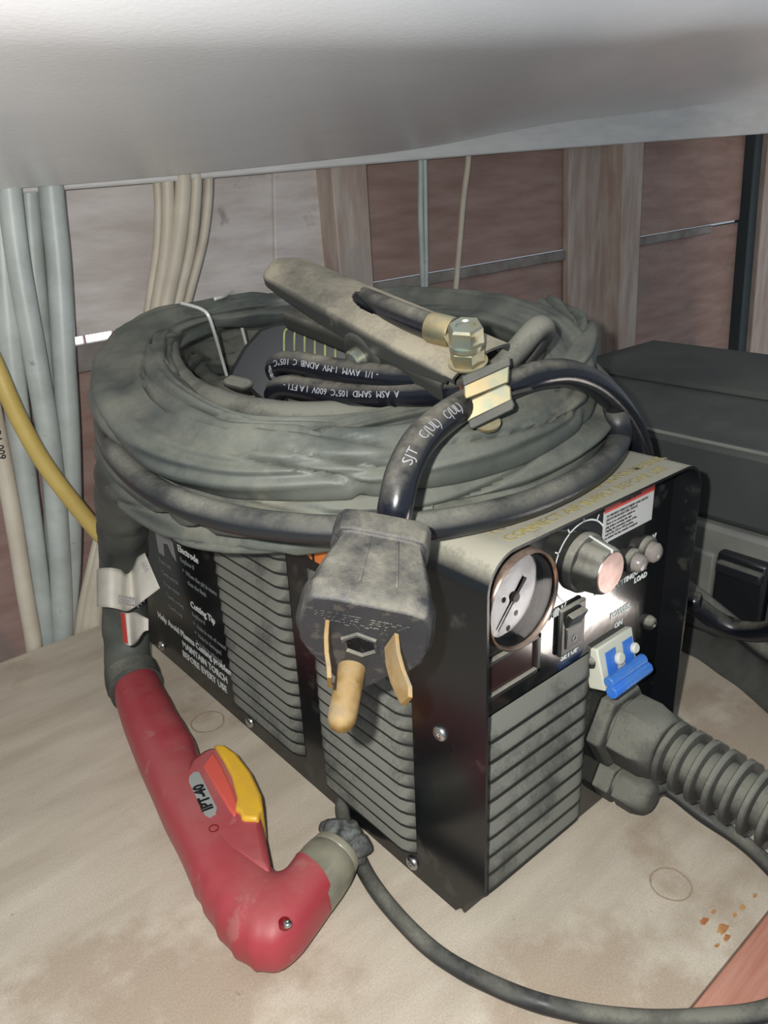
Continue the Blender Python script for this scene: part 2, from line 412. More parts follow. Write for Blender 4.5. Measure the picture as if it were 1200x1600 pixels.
def stud(name, corners, yf, depth, m, bev=.0015):
    """a vertical board: pixel corners TL,TR,BR,BL on the plane y = yf."""
    bm = BM(); P = [Y(x, y, yf) for x, y in corners]
    up = [(P[0] - P[3]).normalized(), (P[1] - P[2]).normalized()]
    P[0] = P[0] + up[0] * .05; P[1] = P[1] + up[1] * .05
    P[3] = P[3] - up[0] * ((P[3].z + .8)); P[2] = P[2] - up[1] * ((P[2].z + .8))
    slab(bm, P, depth, V((0, -1, 0)))
    return struct(link(name, bm, m, bevel=bev))
stud('trim_4', [(518, 262), (573, 257), (585, 460), (535, 470)], WY - .035, .034, m_stud)
stud('trim_5', [(890, 236), (975, 228), (966, 560), (888, 570)], WY - .012, .012, m_stud)
stud('trim_6', [(975, 228), (1007, 224), (992, 560), (966, 560)], WY - .045, .044, m_stud)
stud('trim_7', [(1183, 200), (1202, 200), (1172, 560), (1153, 560)], WY - .02, .03, m_post)
stud('trim_8', [(428, 272), (520, 262), (535, 460), (432, 470)], WY - .006, .006, m_wallgrey)
stud('trim_9', [(1202, 200), (1290, 190), (1260, 560), (1172, 560)], WY - .03, .03, m_stud)

# top beam
def beam(name, pts, yf, depth, m):
    bm = BM(); slab(bm, [Y(x, y, yf) for x, y in pts], depth, V((0, -1, 0)))
    return struct(link(name, bm, m, bevel=.002))
beam('trim_10', [(-400, 120), (1300, 120), (1300, 201), (800, 238), (573, 257), (300, 281), (0, 305), (-400, 338)], WY - .048, .06, m_beam)

# sloped painted board overhead: its lower edge hugs the wall
EY = .498
A = Y(-420, 330, EY); B = Y(0, 297, EY); Cc = Y(600, 239, EY); Dd = Y(880, 190, EY); E_ = Y(1200, 150, EY); G = Y(1600, 96, EY)
edge = [A, B, Cc, Dd, E_, G]
def off(sd):
    """profile of the board: flat underside, then a rounded front that turns up towards the viewer."""
    y = z = 0.0; n = 60
    for i in range(n):
        q = sd * (i + .5) / n
        t = 17 if q < .235 else (17 + (76 - 17) * min(1, (q - .235) / .05))
        y -= math.cos(math.radians(t)) * sd / n; z += math.sin(math.radians(t)) * sd / n
    return V((0, y, z))
bm = BM()
nseg = 44
rows = []
bot = [V(p) for p in catmull([tuple(p) for p in edge], 8)]
for j in range(nseg + 1):
    o_ = off(.60 * j / nseg)
    rows.append([bm.verts.new(p + o_ + V((0, 0, .0025 * noise.noise(V((p.x * 3, o_.y * 4, 1)))))) for p in bot])
for j in range(nseg):
    for i in range(len(bot) - 1):
        bm.faces.new((rows[j][i], rows[j][i + 1], rows[j + 1][i + 1], rows[j + 1][i]))
up_ = V((0, .006, .014))
b2 = [[bm.verts.new(v.co + up_) for v in r_] for r_ in rows]
for j in range(nseg):
    for i in range(len(bot) - 1): bm.faces.new((b2[j][i], b2[j + 1][i], b2[j + 1][i + 1], b2[j][i + 1]))
for r_, q_ in ((rows[0], b2[0]), (rows[-1], b2[-1])):
    for i in range(len(bot) - 1): bm.faces.new((r_[i], r_[i + 1], q_[i + 1], q_[i]))
for i in (0, -1):
    for j in range(nseg): bm.faces.new((rows[j][i], rows[j + 1][i], b2[j + 1][i], b2[j][i]))
from mathutils.bvhtree import BVHTree
bvh = BVHTree.FromBMesh(bm)
struct(link('ceiling', bm, m_board))
def on_board(px, py):
    h = bvh.ray_cast(CAM, ray(px, py).normalized()); return h[0], (h[1] if h[1].dot(CAM - h[0]) > 0 else -h[1])
def streak(bm, pts, w0):
    P = [on_board(x, y) for x, y in pts]
    P = [(p, n) for p, n in P if p is not None]
    for i in range(len(P) - 1):
        (a, na), (b, nb) = P[i], P[i + 1]; t = (b - a).normalized(); sd = t.cross(na).normalized() * w0 * (.5 + random.random() * .7)
        n = na * .0003
        vs = [bm.verts.new(q) for q in (a - sd + n, b - sd * .7 + n, b + sd * .7 + n, a + sd + n)]; bm.faces.new(vs)
bm = BM()
for pts in ([(178, 153), (215, 145), (262, 130), (305, 114), (352, 98)], [(443, 134), (468, 127), (492, 121)], [(398, 166), (425, 161), (448, 153), (462, 151)], [(682, 187), (692, 184)], [(697, 185), (715, 182)], [(888, 150), (912, 153)], [(916, 151), (932, 147)], [(726, 132), (740, 112), (750, 103)],
            [(1033, 156), (1052, 152)], [(1057, 152), (1066, 150)], [(1072, 141), (1080, 139)], [(1100, 141), (1110, 138)], [(365, 242), (384, 241)], [(433, 240), (441, 238)], [(884, 178), (890, 178)], [(1060, 30), (1066, 36)], [(580, 160), (588, 160)]):
    streak(bm, pts, .0006)
for k in range(60):
    x = random.uniform(150, 1150); y = random.uniform(60, 230 - (x / 1200) * 90); streak(bm, [(x, y), (x + random.uniform(2, 4), y - 1)], .0004)
tag(link('paint_scratches', bm, m_white), 'fine white scratches and flecks in the paint of the board overhead', 'scratches')['kind'] = 'stuff'
bm = BM()
for pts in ([(322, 50), (345, 50), (361, 52)], [(355, 48), (361, 53)], [(390, 57), (400, 50), (411, 44)], [(592, 37), (604, 31), (630, 30), (660, 26), (690, 27), (715, 33), (740, 38)], [(690, 34), (720, 36), (750, 34), (790, 46), (832, 50)], [(768, 40), (776, 58), (782, 70)], [(800, 44), (812, 56), (820, 62)], [(776, 44), (790, 60)]):
    streak(bm, pts, .0006)
tag(link('paint_cracks', bm, m_ledge), 'dark cracks and chips in the bright paint of the board overhead', 'cracks')['kind'] = 'stuff'
for px, py in ((535, 17), (777, 15)):
    p, n = on_board(px, py); bm = BM(); lathe(bm, [(-.001, .0030), (.0006, .0028), (.0012, .0015), (.0013, 0)], p, n, 14)
    tag(link('nail_head', bm, m_ledge), 'small dark nail head in the board overhead, %s one of two' % ('left' if px < 600 else 'right'), 'nail', 'nail heads in the board overhead')

# ------------------------------------------------------------------ cables on the wall
def wallcable(name, pts, r, m, label, group=None, flat=1.0):
    P = [Y(x, y, yy) for x, y, yy in pts]
    if P[-1].z < .25 and name != 'yellow_cable': P += [V((P[-1].x, .535, -.3)), V((P[-1].x, .54, -.849))]
    bm = BM(); path = tube(bm, P, r, 16, 12)
    return tag(link(name, bm, m), label, 'cable', group), path
g1 = 'grey cables on the wall left of the machine'
c, _ = wallcable('electrical_cable', [(-8, 250, .515), (0, 330, .515), (8, 450, .513), (22, 600, .51), (40, 760, .508), (58, 900, .506), (72, 1050, .51), (76, 1200, .52)], .0105, m_cable_g, 'leftmost thick grey cable on the wall, cut off by the photo edge at its top')
c, _ = wallcable('electrical_cable', [(10, 250, .505), (18, 330, .505), (30, 420, .503), (55, 560, .50), (78, 700, .498), (92, 850, .497), (98, 1000, .50), (98, 1200, .51)], .0098, m_cable_g, 'thick grey cable that leans across the others, second from the left at the top')
c, _ = wallcable('electrical_cable', [(42, 250, .528), (46, 330, .528), (53, 420, .528), (62, 520, .528), (76, 650, .528), (84, 800, .526), (90, 1000, .526), (90, 1200, .53)], .0092, m_cable_g, 'grey cable passing behind the leaning one, third from the left at the top')
c, _ = wallcable('electrical_cable', [(76, 250, .512), (82, 320, .512), (92, 420, .51), (100, 560, .508), (108, 700, .506), (110, 850, .505), (103, 1000, .508), (100, 1200, .515)], .0102, m_cable_g, 'rightmost thick grey cable, straight, with bare red wall to its right')
bm = BM()
path = tube(bm, [Y(x, y, yy) for x, y, yy in [(-30, 560, .50), (-12, 640, .50), (8, 740, .498), (24, 830, .495), (38, 920, .492), (53, 1010, .492), (60, 1100, .50)]], .0075, 16, 12)
par = empty('printed_cable', path[0], 'beige flat cable with printed letters at the far left edge', 'cable')
link('jacket', bm, m_cable_b, par)
bm = BM(); wrap_text(bm, '600 VOLTS OIL RESISTANT', .0085, path, .0078, .085, (CAM - path[40]), flip=-1)
link('printed_text', bm, m_blackp, par)
wc = [('behind the coil, leftmost strand of the pale bundle', [(238, 240, .53), (247, 300, .53), (246, 380, .53), (235, 460, .528), (222, 540, .525), (190, 700, .51), (150, 850, .50), (122, 990, .497), (118, 1120, .51)], .0042),
      ('in the pale bundle, second strand from the left', [(256, 240, .524), (262, 300, .524), (260, 380, .524), (248, 460, .522), (232, 540, .52), (200, 700, .507), (160, 850, .497), (134, 990, .494), (130, 1120, .505)], .0062),
      ('middle and widest strand of the pale bundle', [(280, 240, .52), (286, 290, .52), (278, 380, .52), (262, 460, .518), (245, 540, .516), (212, 700, .503), (168, 850, .495), (146, 990, .492), (142, 1120, .505)], .0078),
      ('in the pale bundle, strand just left of the outer right one', [(302, 240, .522), (306, 290, .522), (298, 380, .522), (280, 460, .52), (262, 540, .518), (228, 700, .505), (186, 850, .497), (160, 990, .494), (156, 1120, .505)], .0058),
      ('outer right strand of the pale bundle beside the grey plank', [(322, 240, .526), (326, 290, .526), (318, 370, .526), (298, 450, .526), (280, 520, .524), (240, 700, .51), (198, 850, .50), (170, 990, .497), (166, 1120, .51)], .0045)]
for lab, pts, r in wc:
    wallcable('flat_sheathed_cable', pts, r, m_cable_b, 'cream sheathed cable ' + lab, None)
wallcable('yellow_cable', [(-60, 150, .53), (-56, 330, .515), (-42, 480, .48), (0, 588, .465), (35, 665, .46), (80, 740, .455), (150, 828, .445), (182, 858, .44), (204, 882, .438), (230, 900, .45)], .0072, m_cable_y, 'yellow cable sweeping down from the left edge behind the torch hose')
wallcable('thin_grey_cable', [(655, 200, .54), (657, 260, .54), (657, 340, .54), (660, 430, .54), (661, 480, .54), (661, 560, .54)], .0035, m_cable_g, 'thin grey cable hanging on the wall, left one of a close pair behind the clamp')
wallcable('thin_grey_cable', [(662, 200, .538), (664, 260, .538), (665, 340, .538), (666, 430, .538), (665, 480, .538), (665, 560, .54)], .0028, m_cable_g, 'thin grey cable hanging on the wall, right one of a close pair behind the clamp')
wallcable('thin_beige_cable', [(734, 200, .54), (731, 255, .54), (724, 310, .54), (718, 380, .54), (713, 440, .54), (708, 500, .54), (706, 560, .54)], .0038, m_cable_b, 'thin beige cable hanging alone on the wall right of the grey pair')

# ------------------------------------------------------------------ the machine
mc = empty('plasma_cutter', (W / 2, L / 2, 0), 'dusty black metal plasma cutter box with gauge, knob and louvred sides on the worktop', 'plasma cutter')
# cover profile in x,z
rc = .019
prof = [(0, 0), (0, .031), (0, .09), (0, .15), (0, H - rc)]
for k in range(1, 10):
    a = PI - k * PI / 20; prof.append((rc + rc * math.cos(a), H - rc + rc * math.sin(a)))
prof += [(rc, H), (W / 3, H), (2 * W / 3, H), (W - rc, H)]
for k in range(1, 10):
    a = PI / 2 - k * PI / 20; prof.append((W - rc + rc * math.cos(a), H - rc + rc * math.sin(a)))
prof += [(W, H - rc), (W, .15), (W, .09), (W, .031), (W, 0)]
bm = BM(); th = .0016
def inset(x, z):
    cx, cz = W / 2, (H - .08)
    if z <= H - rc: return (x + (th if x < W / 2 else -th), z)
    cx = rc if x < W / 2 else W - rc
    if rc < x < W - rc: return (x, z - th)
    d = V((x - cx, z - (H - rc))); d = d * ((rc - th) / rc); return (cx + d.x, H - rc + d.y)
ys = lambda z: .022 * (1 - z / .031) if z < .031 else 0
outer, inner = [], []
for (x, z) in prof:
    ix, iz = inset(x, z)
    outer.append([bm.verts.new((x, y if j else ys(z), z)) for j, y in enumerate((0, .14, .28, L))])
    inner.append([bm.verts.new((ix, y if j else ys(z), iz)) for j, y in enumerate((0, .14, .28, L))])
for i in range(len(prof) - 1):
    for j in range(3):
        bm.faces.new((outer[i][j], outer[i + 1][j], outer[i + 1][j + 1], outer[i][j + 1]))
        bm.faces.new((inner[i][j + 1], inner[i + 1][j + 1], inner[i + 1][j], inner[i][j]))
    for j in (0, 3): bm.faces.new((outer[i][j], inner[i][j], inner[i + 1][j], outer[i + 1][j]))
for i in (0, -1):
    for j in range(3): bm.faces.new((outer[i][j], outer[i][j + 1], inner[i][j + 1], inner[i][j]))
cover = link('cover', bm, m_cover, mc, 30)
PF = .0166
bm = BM()
fp = [(x, z) for x, z in [(max(th + .0003, min(W - th - .0003, a)), min(b, H - th - .0004)) for a, b in prof]]
# keep the panel inside the rounded corners
fp2 = []
for (x, z) in prof:
    ix, iz = inset(x, z); fp2.append((ix + (.0004 if x < W / 2 else -.0004), iz - .0003 if z > .01 else 0.001))
slab(bm, [(x, PF, z) for x, z in fp2], .0016, V((0, -1, 0)))
front = link('front_panel', bm, m_enamel, mc, 30)
bm = BM(); slab(bm, [(x, L - .003, z) for x, z in fp2], .0016, V((0, -1, 0))); link('rear_panel', bm, m_enamel, mc, 30)
bm = BM(); bx(bm, .0025, W - .0025, PF + .002, L - .005, .001, .003); link('base_plate', bm, m_enamel, mc)
# side louvres (pressed outwards)
def louvres(bm, ya, yb, z0, z1, n, ax='x', pos=0.0, out=.0048, xa=None):
    pitch = (z1 - z0) / n
    nn = 22
    for k in range(n):
        zt = z1 - k * pitch; zb = zt - pitch * .98
        prf = [(zt, 0.0), (zt - pitch * .15, .2), (zt - pitch * .5, .66), (zt - pitch * .78, .97), (zt - pitch * .84, 1.0), (zb, 1.0), (zb + pitch * .03, .9), (zb + pitch * .06, .0)]
        grid = []
        for (z, o) in prf:
            row = []
            for i in range(nn + 1):
                t = i / nn; e = min(t, 1 - t) * nn
                f = 0 if e < .5 else min(1, math.sqrt(min(1, e / 2.2)))
                ya_ = ya + (yb - ya) * t
                w = pos - out * o * f if ax == 'x' else pos - out * o * f
                row.append(bm.verts.new((w - .0001, ya_, z - (0 if e >= 1 else pitch * .04)) if ax == 'x' else (ya_, w - .0001, z)))
            grid.append(row)
        for a, b in zip(grid[:-1], grid[1:]):
            for i in range(nn): bm.faces.new((a[i], a[i + 1], b[i + 1], b[i]))
bm = BM(); louvres(bm, .166, .262, .021, .182, 16, 'x', 0.0); link('rear_side_vent', bm, m_vent, mc, 50)
bm = BM(); louvres(bm, .0535, .1435, .018, .176, 16, 'x', 0.0); link('front_side_vent', bm, m_vent, mc, 50)
bm = BM(); louvres(bm, .008, .107, .009, .127, 9, 'y', PF - .0004, .0048); link('front_vent', bm, m_vent, mc, 50)
# screws on the side and front
def screw(p, ax, r=.0046, h=.0025, m=m_steel, parent=mc):
    bm = BM(); lathe(bm, [(-.001, r), (h * .3, r), (h * .8, r * .8), (h, r * .5), (h, r * .32), (h * .5, r * .28), (h * .5, 0)], p, ax, 20)
    return link('screw', bm, m, parent, 40)
for (y, z) in [(.392, .0085), (.2417, .0085), (.0577, .0085), (.0318, .119), (.4134, .1199)]:
    screw((0, y, z), (-1, 0, 0))
screw((.110, PF, .1195), (0, -1, 0), .0048, .004, m_knob)
screw((.1685, PF, .121), (0, -1, 0), .0050, .005, m_knob)
for y in (.0577, .2417, .392): screw((W, y, .0085), (1, 0, 0))

# front: gauge
gx, gz, gr = .0355, .1925, .0265
gau = BM()
o = V((gx, PF, gz)); ax = V((0, -1, 0))
lathe(gau, [(-.001, gr), (.0065, gr), (.0090, gr * .985), (.0098, gr * .955), (.0090, gr * .925), (.0080, gr * .91), (-.001, gr * .89)], o, ax, 64, closed=False)
gauge = link('pressure_gauge', gau, m_chrome, mc, 50, label='round chrome rimmed pressure gauge')
bm = BM(); lathe(bm, [(.003, 0), (.003, gr * .80), ], o, ax, 64, closed=False); lathe(bm, [(-.0005, 0), (-.0005, gr * .74)], o, ax, 64, closed=False)
bm.free()
bm = BM(); lathe(bm, [(-.0006, gr * .90), (-.0009, gr * .80), (-.0009, 0)], o, ax, 64, closed=False)
# a dial set back inside the rim with a pale reflector wall
link('dial', bm, m_dial, gauge, 60)
bm = BM(); lathe(bm, [(.0072, gr * .90), (.0002, gr * .84), (.0002, gr * .825), (.0072, gr * .885)], o, ax, 64, closed=False); link('inner_ring', bm, m_steel, gauge, 60)
gy = PF + .0009 - .0003
def gp(a, r, y=gy): return V((gx + r * math.sin(a), y, gz + r * math.cos(a)))
bm = BM()
na = math.radians(-139)
def needle(bm, a, r0, r1, w0, w1, y):
    d = V((math.sin(a), 0, math.cos(a))); q = V((d.z, 0, -d.x)); c = V((gx, y, gz))
    slab(bm, [c + d * r0 + q * w0, c + d * r1 + q * w1, c + d * r1 - q * w1, c + d * r0 - q * w0], .0003, V((0, -1, 0)))
needle(bm, na, 0, gr * .70, .0007, .00025, PF - .0012); needle(bm, na + PI, 0, gr * .42, .0007, .0011, PF - .0012)
cyl(bm, (gx, PF + .0005, gz), (gx, PF - .0022, gz), .0027, .0024, 20)
link('needle', bm, mat('needle_brown', (.09, .065, .055), .4), gauge, 40)
bm = BM()
for k in range(33):
    a = math.radians(-135 + 270 * k / 32); big = k % 4 == 0
    needle(bm, a, gr * (.44 if big else .46), gr * (.55 if big else .50), .00018, .00018, gy)
for k in range(60):
    a = math.radians(-135 + 270 * k / 59); b = math.radians(-135 + 270 * (k + 1) / 59)
    slab(bm, [gp(a, gr * .44), gp(b, gr * .44), gp(b, gr * .452), gp(a, gr * .452)], .0001, V((0, -1, 0)))
for k, s in enumerate(['0', '20', '40', '60', '80', '100', '120', '140', '160']):
    a = math.radians(-135 + 270 * k / 8)
    if k in (0,): continue
    text_bm(bm, s, .0036, gp(a, gr * .62) + V((0, 0, -.0012)), (1, 0, 0), (0, 0, 1), .0001, 'CENTER')
text_bm(bm, 'psi', .004, gp(math.radians(180), gr * .55), (1, 0, 0), (0, 0, 1), .0001, 'CENTER')
link('dial_print', bm, m_blackp, gauge)
bm = BM()
for a, r in ((-80, .30), (172, .36), (-165, .62)):
    p = gp(math.radians(a), gr * r); cyl(bm, p, p + V((0, -.0008, 0)), .0017, .0015, 14)
link('dial_rivets', bm, m_clampdark, gauge)
bm = BM(); lathe(bm, [(.0078, gr * .90), (.0082, gr * .6), (.0083, 0)], o, ax, 48, closed=False); 
lathe(bm, [(.0072, gr * .90), (.0076, gr * .6), (.0077, 0)], o, ax, 48, closed=False)
link('gauge_glass', bm, m_glass, gauge, 60)

# display window
bm = BM()
x0d, x1d, z0d, z1d = .006, .058, .1385, .1625
for (a, b, c_, d_) in ((x0d, x1d, z1d - .003, z1d), (x0d, x1d, z0d, z0d + .003), (x0d, x0d + .003, z0d, z1d), (x1d - .003, x1d, z0d, z1d)):
    bx(bm, a, b, PF - .0028, PF, c_, d_)
disp = link('display', bm, m_knob, mc, bevel=.0006)
bm = BM(); bx(bm, x0d + .003, x1d - .003, PF - .0008, PF, z0d + .003, z1d - .003); link('display_window', bm, m_disp, disp, label='dark reddish display window')

# knob with its scale
kc = V((.0935, PF, .1905))
kb = BM()
def ribs(a, k): return 1 - (.10 * (0.5 + .5 * math.cos(a * 6)) ** 2 if k in (3, 4, 5) else 0)
lathe(kb, [(.0, .0170), (.003, .0170), (.0045, .0162), (.005, .0148), (.015, .0136), (.0175, .0128), (.0182, .0118)], kc, (0, -1, 0), 72, fac=ribs)
knob = link('knob', kb, m_knob, mc, 35)
bm = BM(); lathe(bm, [(.0181, .0117), (.0188, .0113), (.0189, .004), (.0189, 0)], kc, (0, -1, 0), 48, closed=False); link('knob_cap', bm, m_knobcap, knob, 40, label='spun pinkish metal cap')
bm = BM()
slab(bm, [kc + V((x, -y, z)) for x, y, z in ((-.0004, .0042, .0168), (-.0004, .0180, .0133), (.0006, .0180, .0133), (.0006, .0042, .0168))], .0006, V((0, 0, 1)))
slab(bm, [kc + V((x, -.0186, z)) for x, z in ((-.0005, .0132), (.0007, .0132), (.0007, .0114), (-.0005, .0114))], .0006, V((0, -1, 0)))
link('pointer_line', bm, m_white, knob)
bm = BM()
R1 = .0232
def kp(a, r): return V((kc.x + r * math.sin(a), PF - .0001, kc.z + r * math.cos(a)))
N_ = 60
for k in range(N_):
    a = math.radians(-150 + 300 * k / N_); b = math.radians(-150 + 300 * (k + 1) / N_)
    slab(bm, [kp(a, R1), kp(b, R1), kp(b, R1 + .0009), kp(a, R1 + .0009)], .0001, V((0, -1, 0)))
for k in range(11):
    a = math.radians(-150 + 30 * k); r2 = R1 + (.0062 if k % 5 == 0 else .0040); q = V((math.cos(a), 0, -math.sin(a))) * .0004
    slab(bm, [kp(a, R1) + q, kp(a, r2) + q, kp(a, r2) - q, kp(a, R1) - q], .0001, V((0, -1, 0)))
link('knob_scale', bm, m_white, mc); bm = BM()
XD, ZD = (1, 0, 0), (0, 0, 1)
def ft(s, size, x, z, al='LEFT', bold=.03, shear=0):
    bm = BM(); text_bm(bm, s, size, (x, PF - .0002, z), XD, ZD, .0001, al, shear, bold=bold); link('printed_word', bm, m_white, mc)
ft('MIN', .0068, .0665, .1650); ft('CUT', .0078, .0835, .1600); ft('MAX', .0068, .1075, .1640)
ft('SETUP', .0058, .0790, .1335)
ft('CUTTING', .0048, .1265, .1610); ft('OVER', .0050, .1475, .1620); ft('LOAD', .0050, .1480, .1565)
ft('V', .0062, .1640, .1790); ft('O', .0062, .1622, .1650)
ft('POWER', .0058, .1255, .1408); ft('ON', .0052, .1305, .1325)
# rocker switch
bm = BM(); bx(bm, .0745, .0965, PF - .003, PF, .1385, .1685); sw = link('rocker_switch', bm, m_knob, mc, bevel=.0012)
bm = BM(); 
slab(bm, [(.0785, PF - .0038, .1560), (.0925, PF - .0038, .1560), (.0925, PF - .0075, .1640), (.0785, PF - .0075, .1640)], .004, V((0, -1, -.4)))
slab(bm, [(.0785, PF - .0038, .1425), (.0925, PF - .0038, .1425), (.0925, PF - .0042, .1560), (.0785, PF - .0042, .1560)], .002, V((0, -1, 0)))
link('rocker', bm, m_knob, sw, bevel=.0006)
bm = BM()
for k in range(20):
    a, b = 2 * PI * k / 20, 2 * PI * (k + 1) / 20; c = V((.0855, PF - .0044, .1475))
    slab(bm, [c + V((r * math.cos(t), 0, r * 1.2 * math.sin(t))) for t, r in ((a, .0014), (b, .0014), (b, .0019), (a, .0019))], .0002, V((0, -1, 0)))
link('off_mark', bm, m_grayp, sw)
# indicator lamps
for (x, z, r) in ((.1425, .1740, .0076), (.1580, .1755, .0088)):
    bm = BM(); lathe(bm, [(0, r), (.0022, r), (.003, r * .9), (.0034, r * .72)], (x, PF, z), (0, -1, 0), 28)
    lamp = link('indicator_lamp', bm, m_knob, mc)
    bm = BM(); lathe(bm, [(.002, r * .74), (.007, r * .70), (.0088, r * .5), (.0096, 0)], (x, PF, z), (0, -1, 0), 24, closed=False); link('lens', bm, m_lamp, lamp)
# warning label
bm = BM(); bx(bm, .1115, .1605, PF - .0004, PF, .1945, .2195); lab = link('warning_label', bm, m_paper, mc, label='white warning label with red heading')
bm = BM(); bx(bm, .1115, .1605, PF - .0006, PF - .0003, .2130, .2196); link('red_heading', bm, m_redp, lab, label='red heading strip')
bm = BM()
text_bm(bm, 'WARNING', .0042, (.136, PF - .0007, .2148), XD, ZD, .0001, 'CENTER', bold=.03)
for k, s in enumerate(['TO PREVENT SERIOUS INJURY AND DEATH', 'DEATH FROM ELECTRIC SHOCK', 'There is no extraction switch on', 'plug before servicing the unit.', 'Unplug the extraction switch of the', 'unit in the ON or OFF position,', 'no matter the line remains energized.']):
    text_bm(bm, s, .0021, (.1135, PF - .0005, .2098 - k * .0022), XD, ZD, .0001, bold=.0)
link('label_text', bm, m_blackp, lab)
# blue breaker
bx0, bx1, bz0, bz1 = .1080, .1440, .1045, .1300
bm = BM(); slab(bm, [(bx0, PF - .012, bz0), (bx1, PF - .010, bz0), (bx1, PF - .004, bz1), (bx0, PF - .004, bz1)], .012, V((0, -1, .3)))
brk = link('power_breaker', bm, m_cream, mc, bevel=.001, label='cream breaker with a blue toggle bar')
bm = BM()
def bp(u, v, o=.0008):
    return V((bx0 + (bx1 - bx0) * u, PF - .012 + .008 * v - o, bz0 + (bz1 - bz0) * v))
for u in (.14, .62):
    pts = []
    slab(bm, [bp(u, .30), bp(u + .25, .30), bp(u + .30, .82), bp(u + .03, .82)], .0006, V((0, -1, .3)))
link('blue_window', bm, m_blue, brk)
bm = BM(); cyl(bm, (bx0 - .003, PF - .0175, bz0 + .0035), (bx1 - .001, PF - .0175, bz0 + .0035), .0040, None, 8)
cyl(bm, (bx0 - .002, PF - .0145, bz0 + .0085), (bx1 - .002, PF - .0145, bz0 + .0085), .0034, None, 10)
link('toggle_bar', bm, m_blue, brk, 30, bevel=.0006)
bm = BM()
for u in (.47,): 
    c = bp(u, .55); lathe(bm, [(0, .0040), (.0015, .0040), (.0024, .003), (.0026, 0)], c, (0, -1, .3), 20)
c = bp(.90, .55); lathe(bm, [(0, .0034), (.0015, .0034), (.0024, .0026), (.0026, 0)], c, (0, -1, .3), 20)
link('breaker_boss', bm, m_cream, brk)

# cable glands
g = V((.1365, PF, .0625))
def hexf(a, k): return 1.0 / math.cos(((a + PI / 6) % (PI / 3)) - PI / 6) * .955
bm = BM(); lathe(bm, [(0, .0255), (.008, .0255), (.0095, .024)], g, (0, -1, 0), 48, fac=hexf); lathe(bm, [(.009, .0195), (.014, .0195)], g, (0, -1, 0), 32)
gl = link('hose_gland', bm, m_rubber_d, mc, 30, bevel=.0012)
bm = BM(); lathe(bm, [(.0115, .0218), (.026, .0218), (.0345, .0210), (.039, .0185), (.0395, .015)], g, (0, -1, 0), 48, fac=lambda a, k: hexf(a, k) if k < 2 else 1)
link('gland_nut', bm, m_rubber_d, gl, 30, bevel=.001)
g2 = V((.1336, PF, .0215))
bm = BM(); lathe(bm, [(0, .0135), (.010, .0135), (.0115, .0125)], g2, (0, -1, 0), 36, fac=hexf); lathe(bm, [(.0110, .0105), (.0150, .0105)], g2, (0, -1, 0), 32)
gl2 = link('cable_gland', bm, m_rubber_d, mc, 30, bevel=.0008)
bm = BM(); lathe(bm, [(.0145, .0128), (.024, .0128), (.0285, .0125), (.0325, .0108), (.0348, .0078), (.0352, .005)], g2, (0, -1, 0), 36, fac=lambda a, k: hexf(a, k) if k < 2 else 1)
link('gland_dome', bm, m_rubber_d, gl2, 40)

# printing on the top and the left side
bm = BM()
text_bm(bm, 'TO AVOID DAMAGING CONSUMABLES,', .0084, (.0205, .0165, H + .0001), (1, 0, 0), (0, 1, 0), .0001, bold=.03)
text_bm(bm, 'CONNECT AIR SUPPLY BEFORE USE', .0084, (.0215, .0060, H + .0001), (1, 0, 0), (0, 1, 0), .0001, bold=.03)
link('top_print', bm, m_yellowp, mc)
SX, SZ = (0, -1, 0), (0, 0, 1)
def st(s, size, y, z, al='LEFT', bold=.02): text_bm(bm, s, size, (-.0002, y, z), SX, SZ, .0001, al, bold=bold)
bm = BM()
st('Electrode', .0085, .3235, .1265, bold=.012); link('electrode_heading', bm, m_white, mc); bm = BM()
st('Cutting Tip', .0085, .316, .0795, bold=.012); link('tip_heading', bm, m_white, mc); bm = BM()
st('Help Avoid Plasma Cutting problems', .0088, .388, .0400, bold=.012)
st('MAINTAIN TORCH', .0088, .345, .0290, bold=.012)
st('BEFORE EVERY USE', .0088, .348, .0185, bold=.012)
link('side_print', bm, m_white, mc)
bm = BM()
st('Replace if', .0058, .322, .1180); st('*  When the pit is more', .0055, .321, .1080); st('    than the limit', .0055, .321, .1000); st('Replace if', .0055, .316, .0715)
for k, s in enumerate(['*  Hole is out of round', '*  Hole is damaged', '*  Hole is enlarged']): st(s, .0055, .316, .0620 - k * .0085)
for k in range(5): st(['Flow test', 'Clean nozzle', 'Drain water', 'Check o-ring', 'Check cup'][k], .0058, .3640 - k * .001, .103 - k * .0105)
link('fine_print', bm, m_grayp2, mc)
bm = BM()
st('Inspect your torch before use', .0068, .392, .1435); st('Replace worn parts', .0060, .378, .1355)
link('yellow_print', bm, m_yellowp2, mc)
bm = BM()
slab(bm, [(-.0003, y, z) for y, z in ((.362, .137), (.335, .137), (.332, .133), (.330, .1150), (.336, .1180), (.342, .126), (.350, .124), (.352, .112), (.362, .112))], .0002, V((-1, 0, 0)))
link('torch_picture', bm, m_grayp, mc)
# orange block letters (mostly under the coil)
bm = BM()
for k, (y0_, y1_) in enumerate(((.155, .137), (.134, .1165), (.1135, .096), (.093, .075))):
    slab(bm, [(-.0003, y0_, .214), (-.0003, y1_, .214), (-.0003, y1_, .183), (-.0003, y0_, .183 + (.006 if k % 2 == 0 else .0))], .0002, V((-1, 0, 0)))
link('orange_lettering', bm, m_orange, mc)

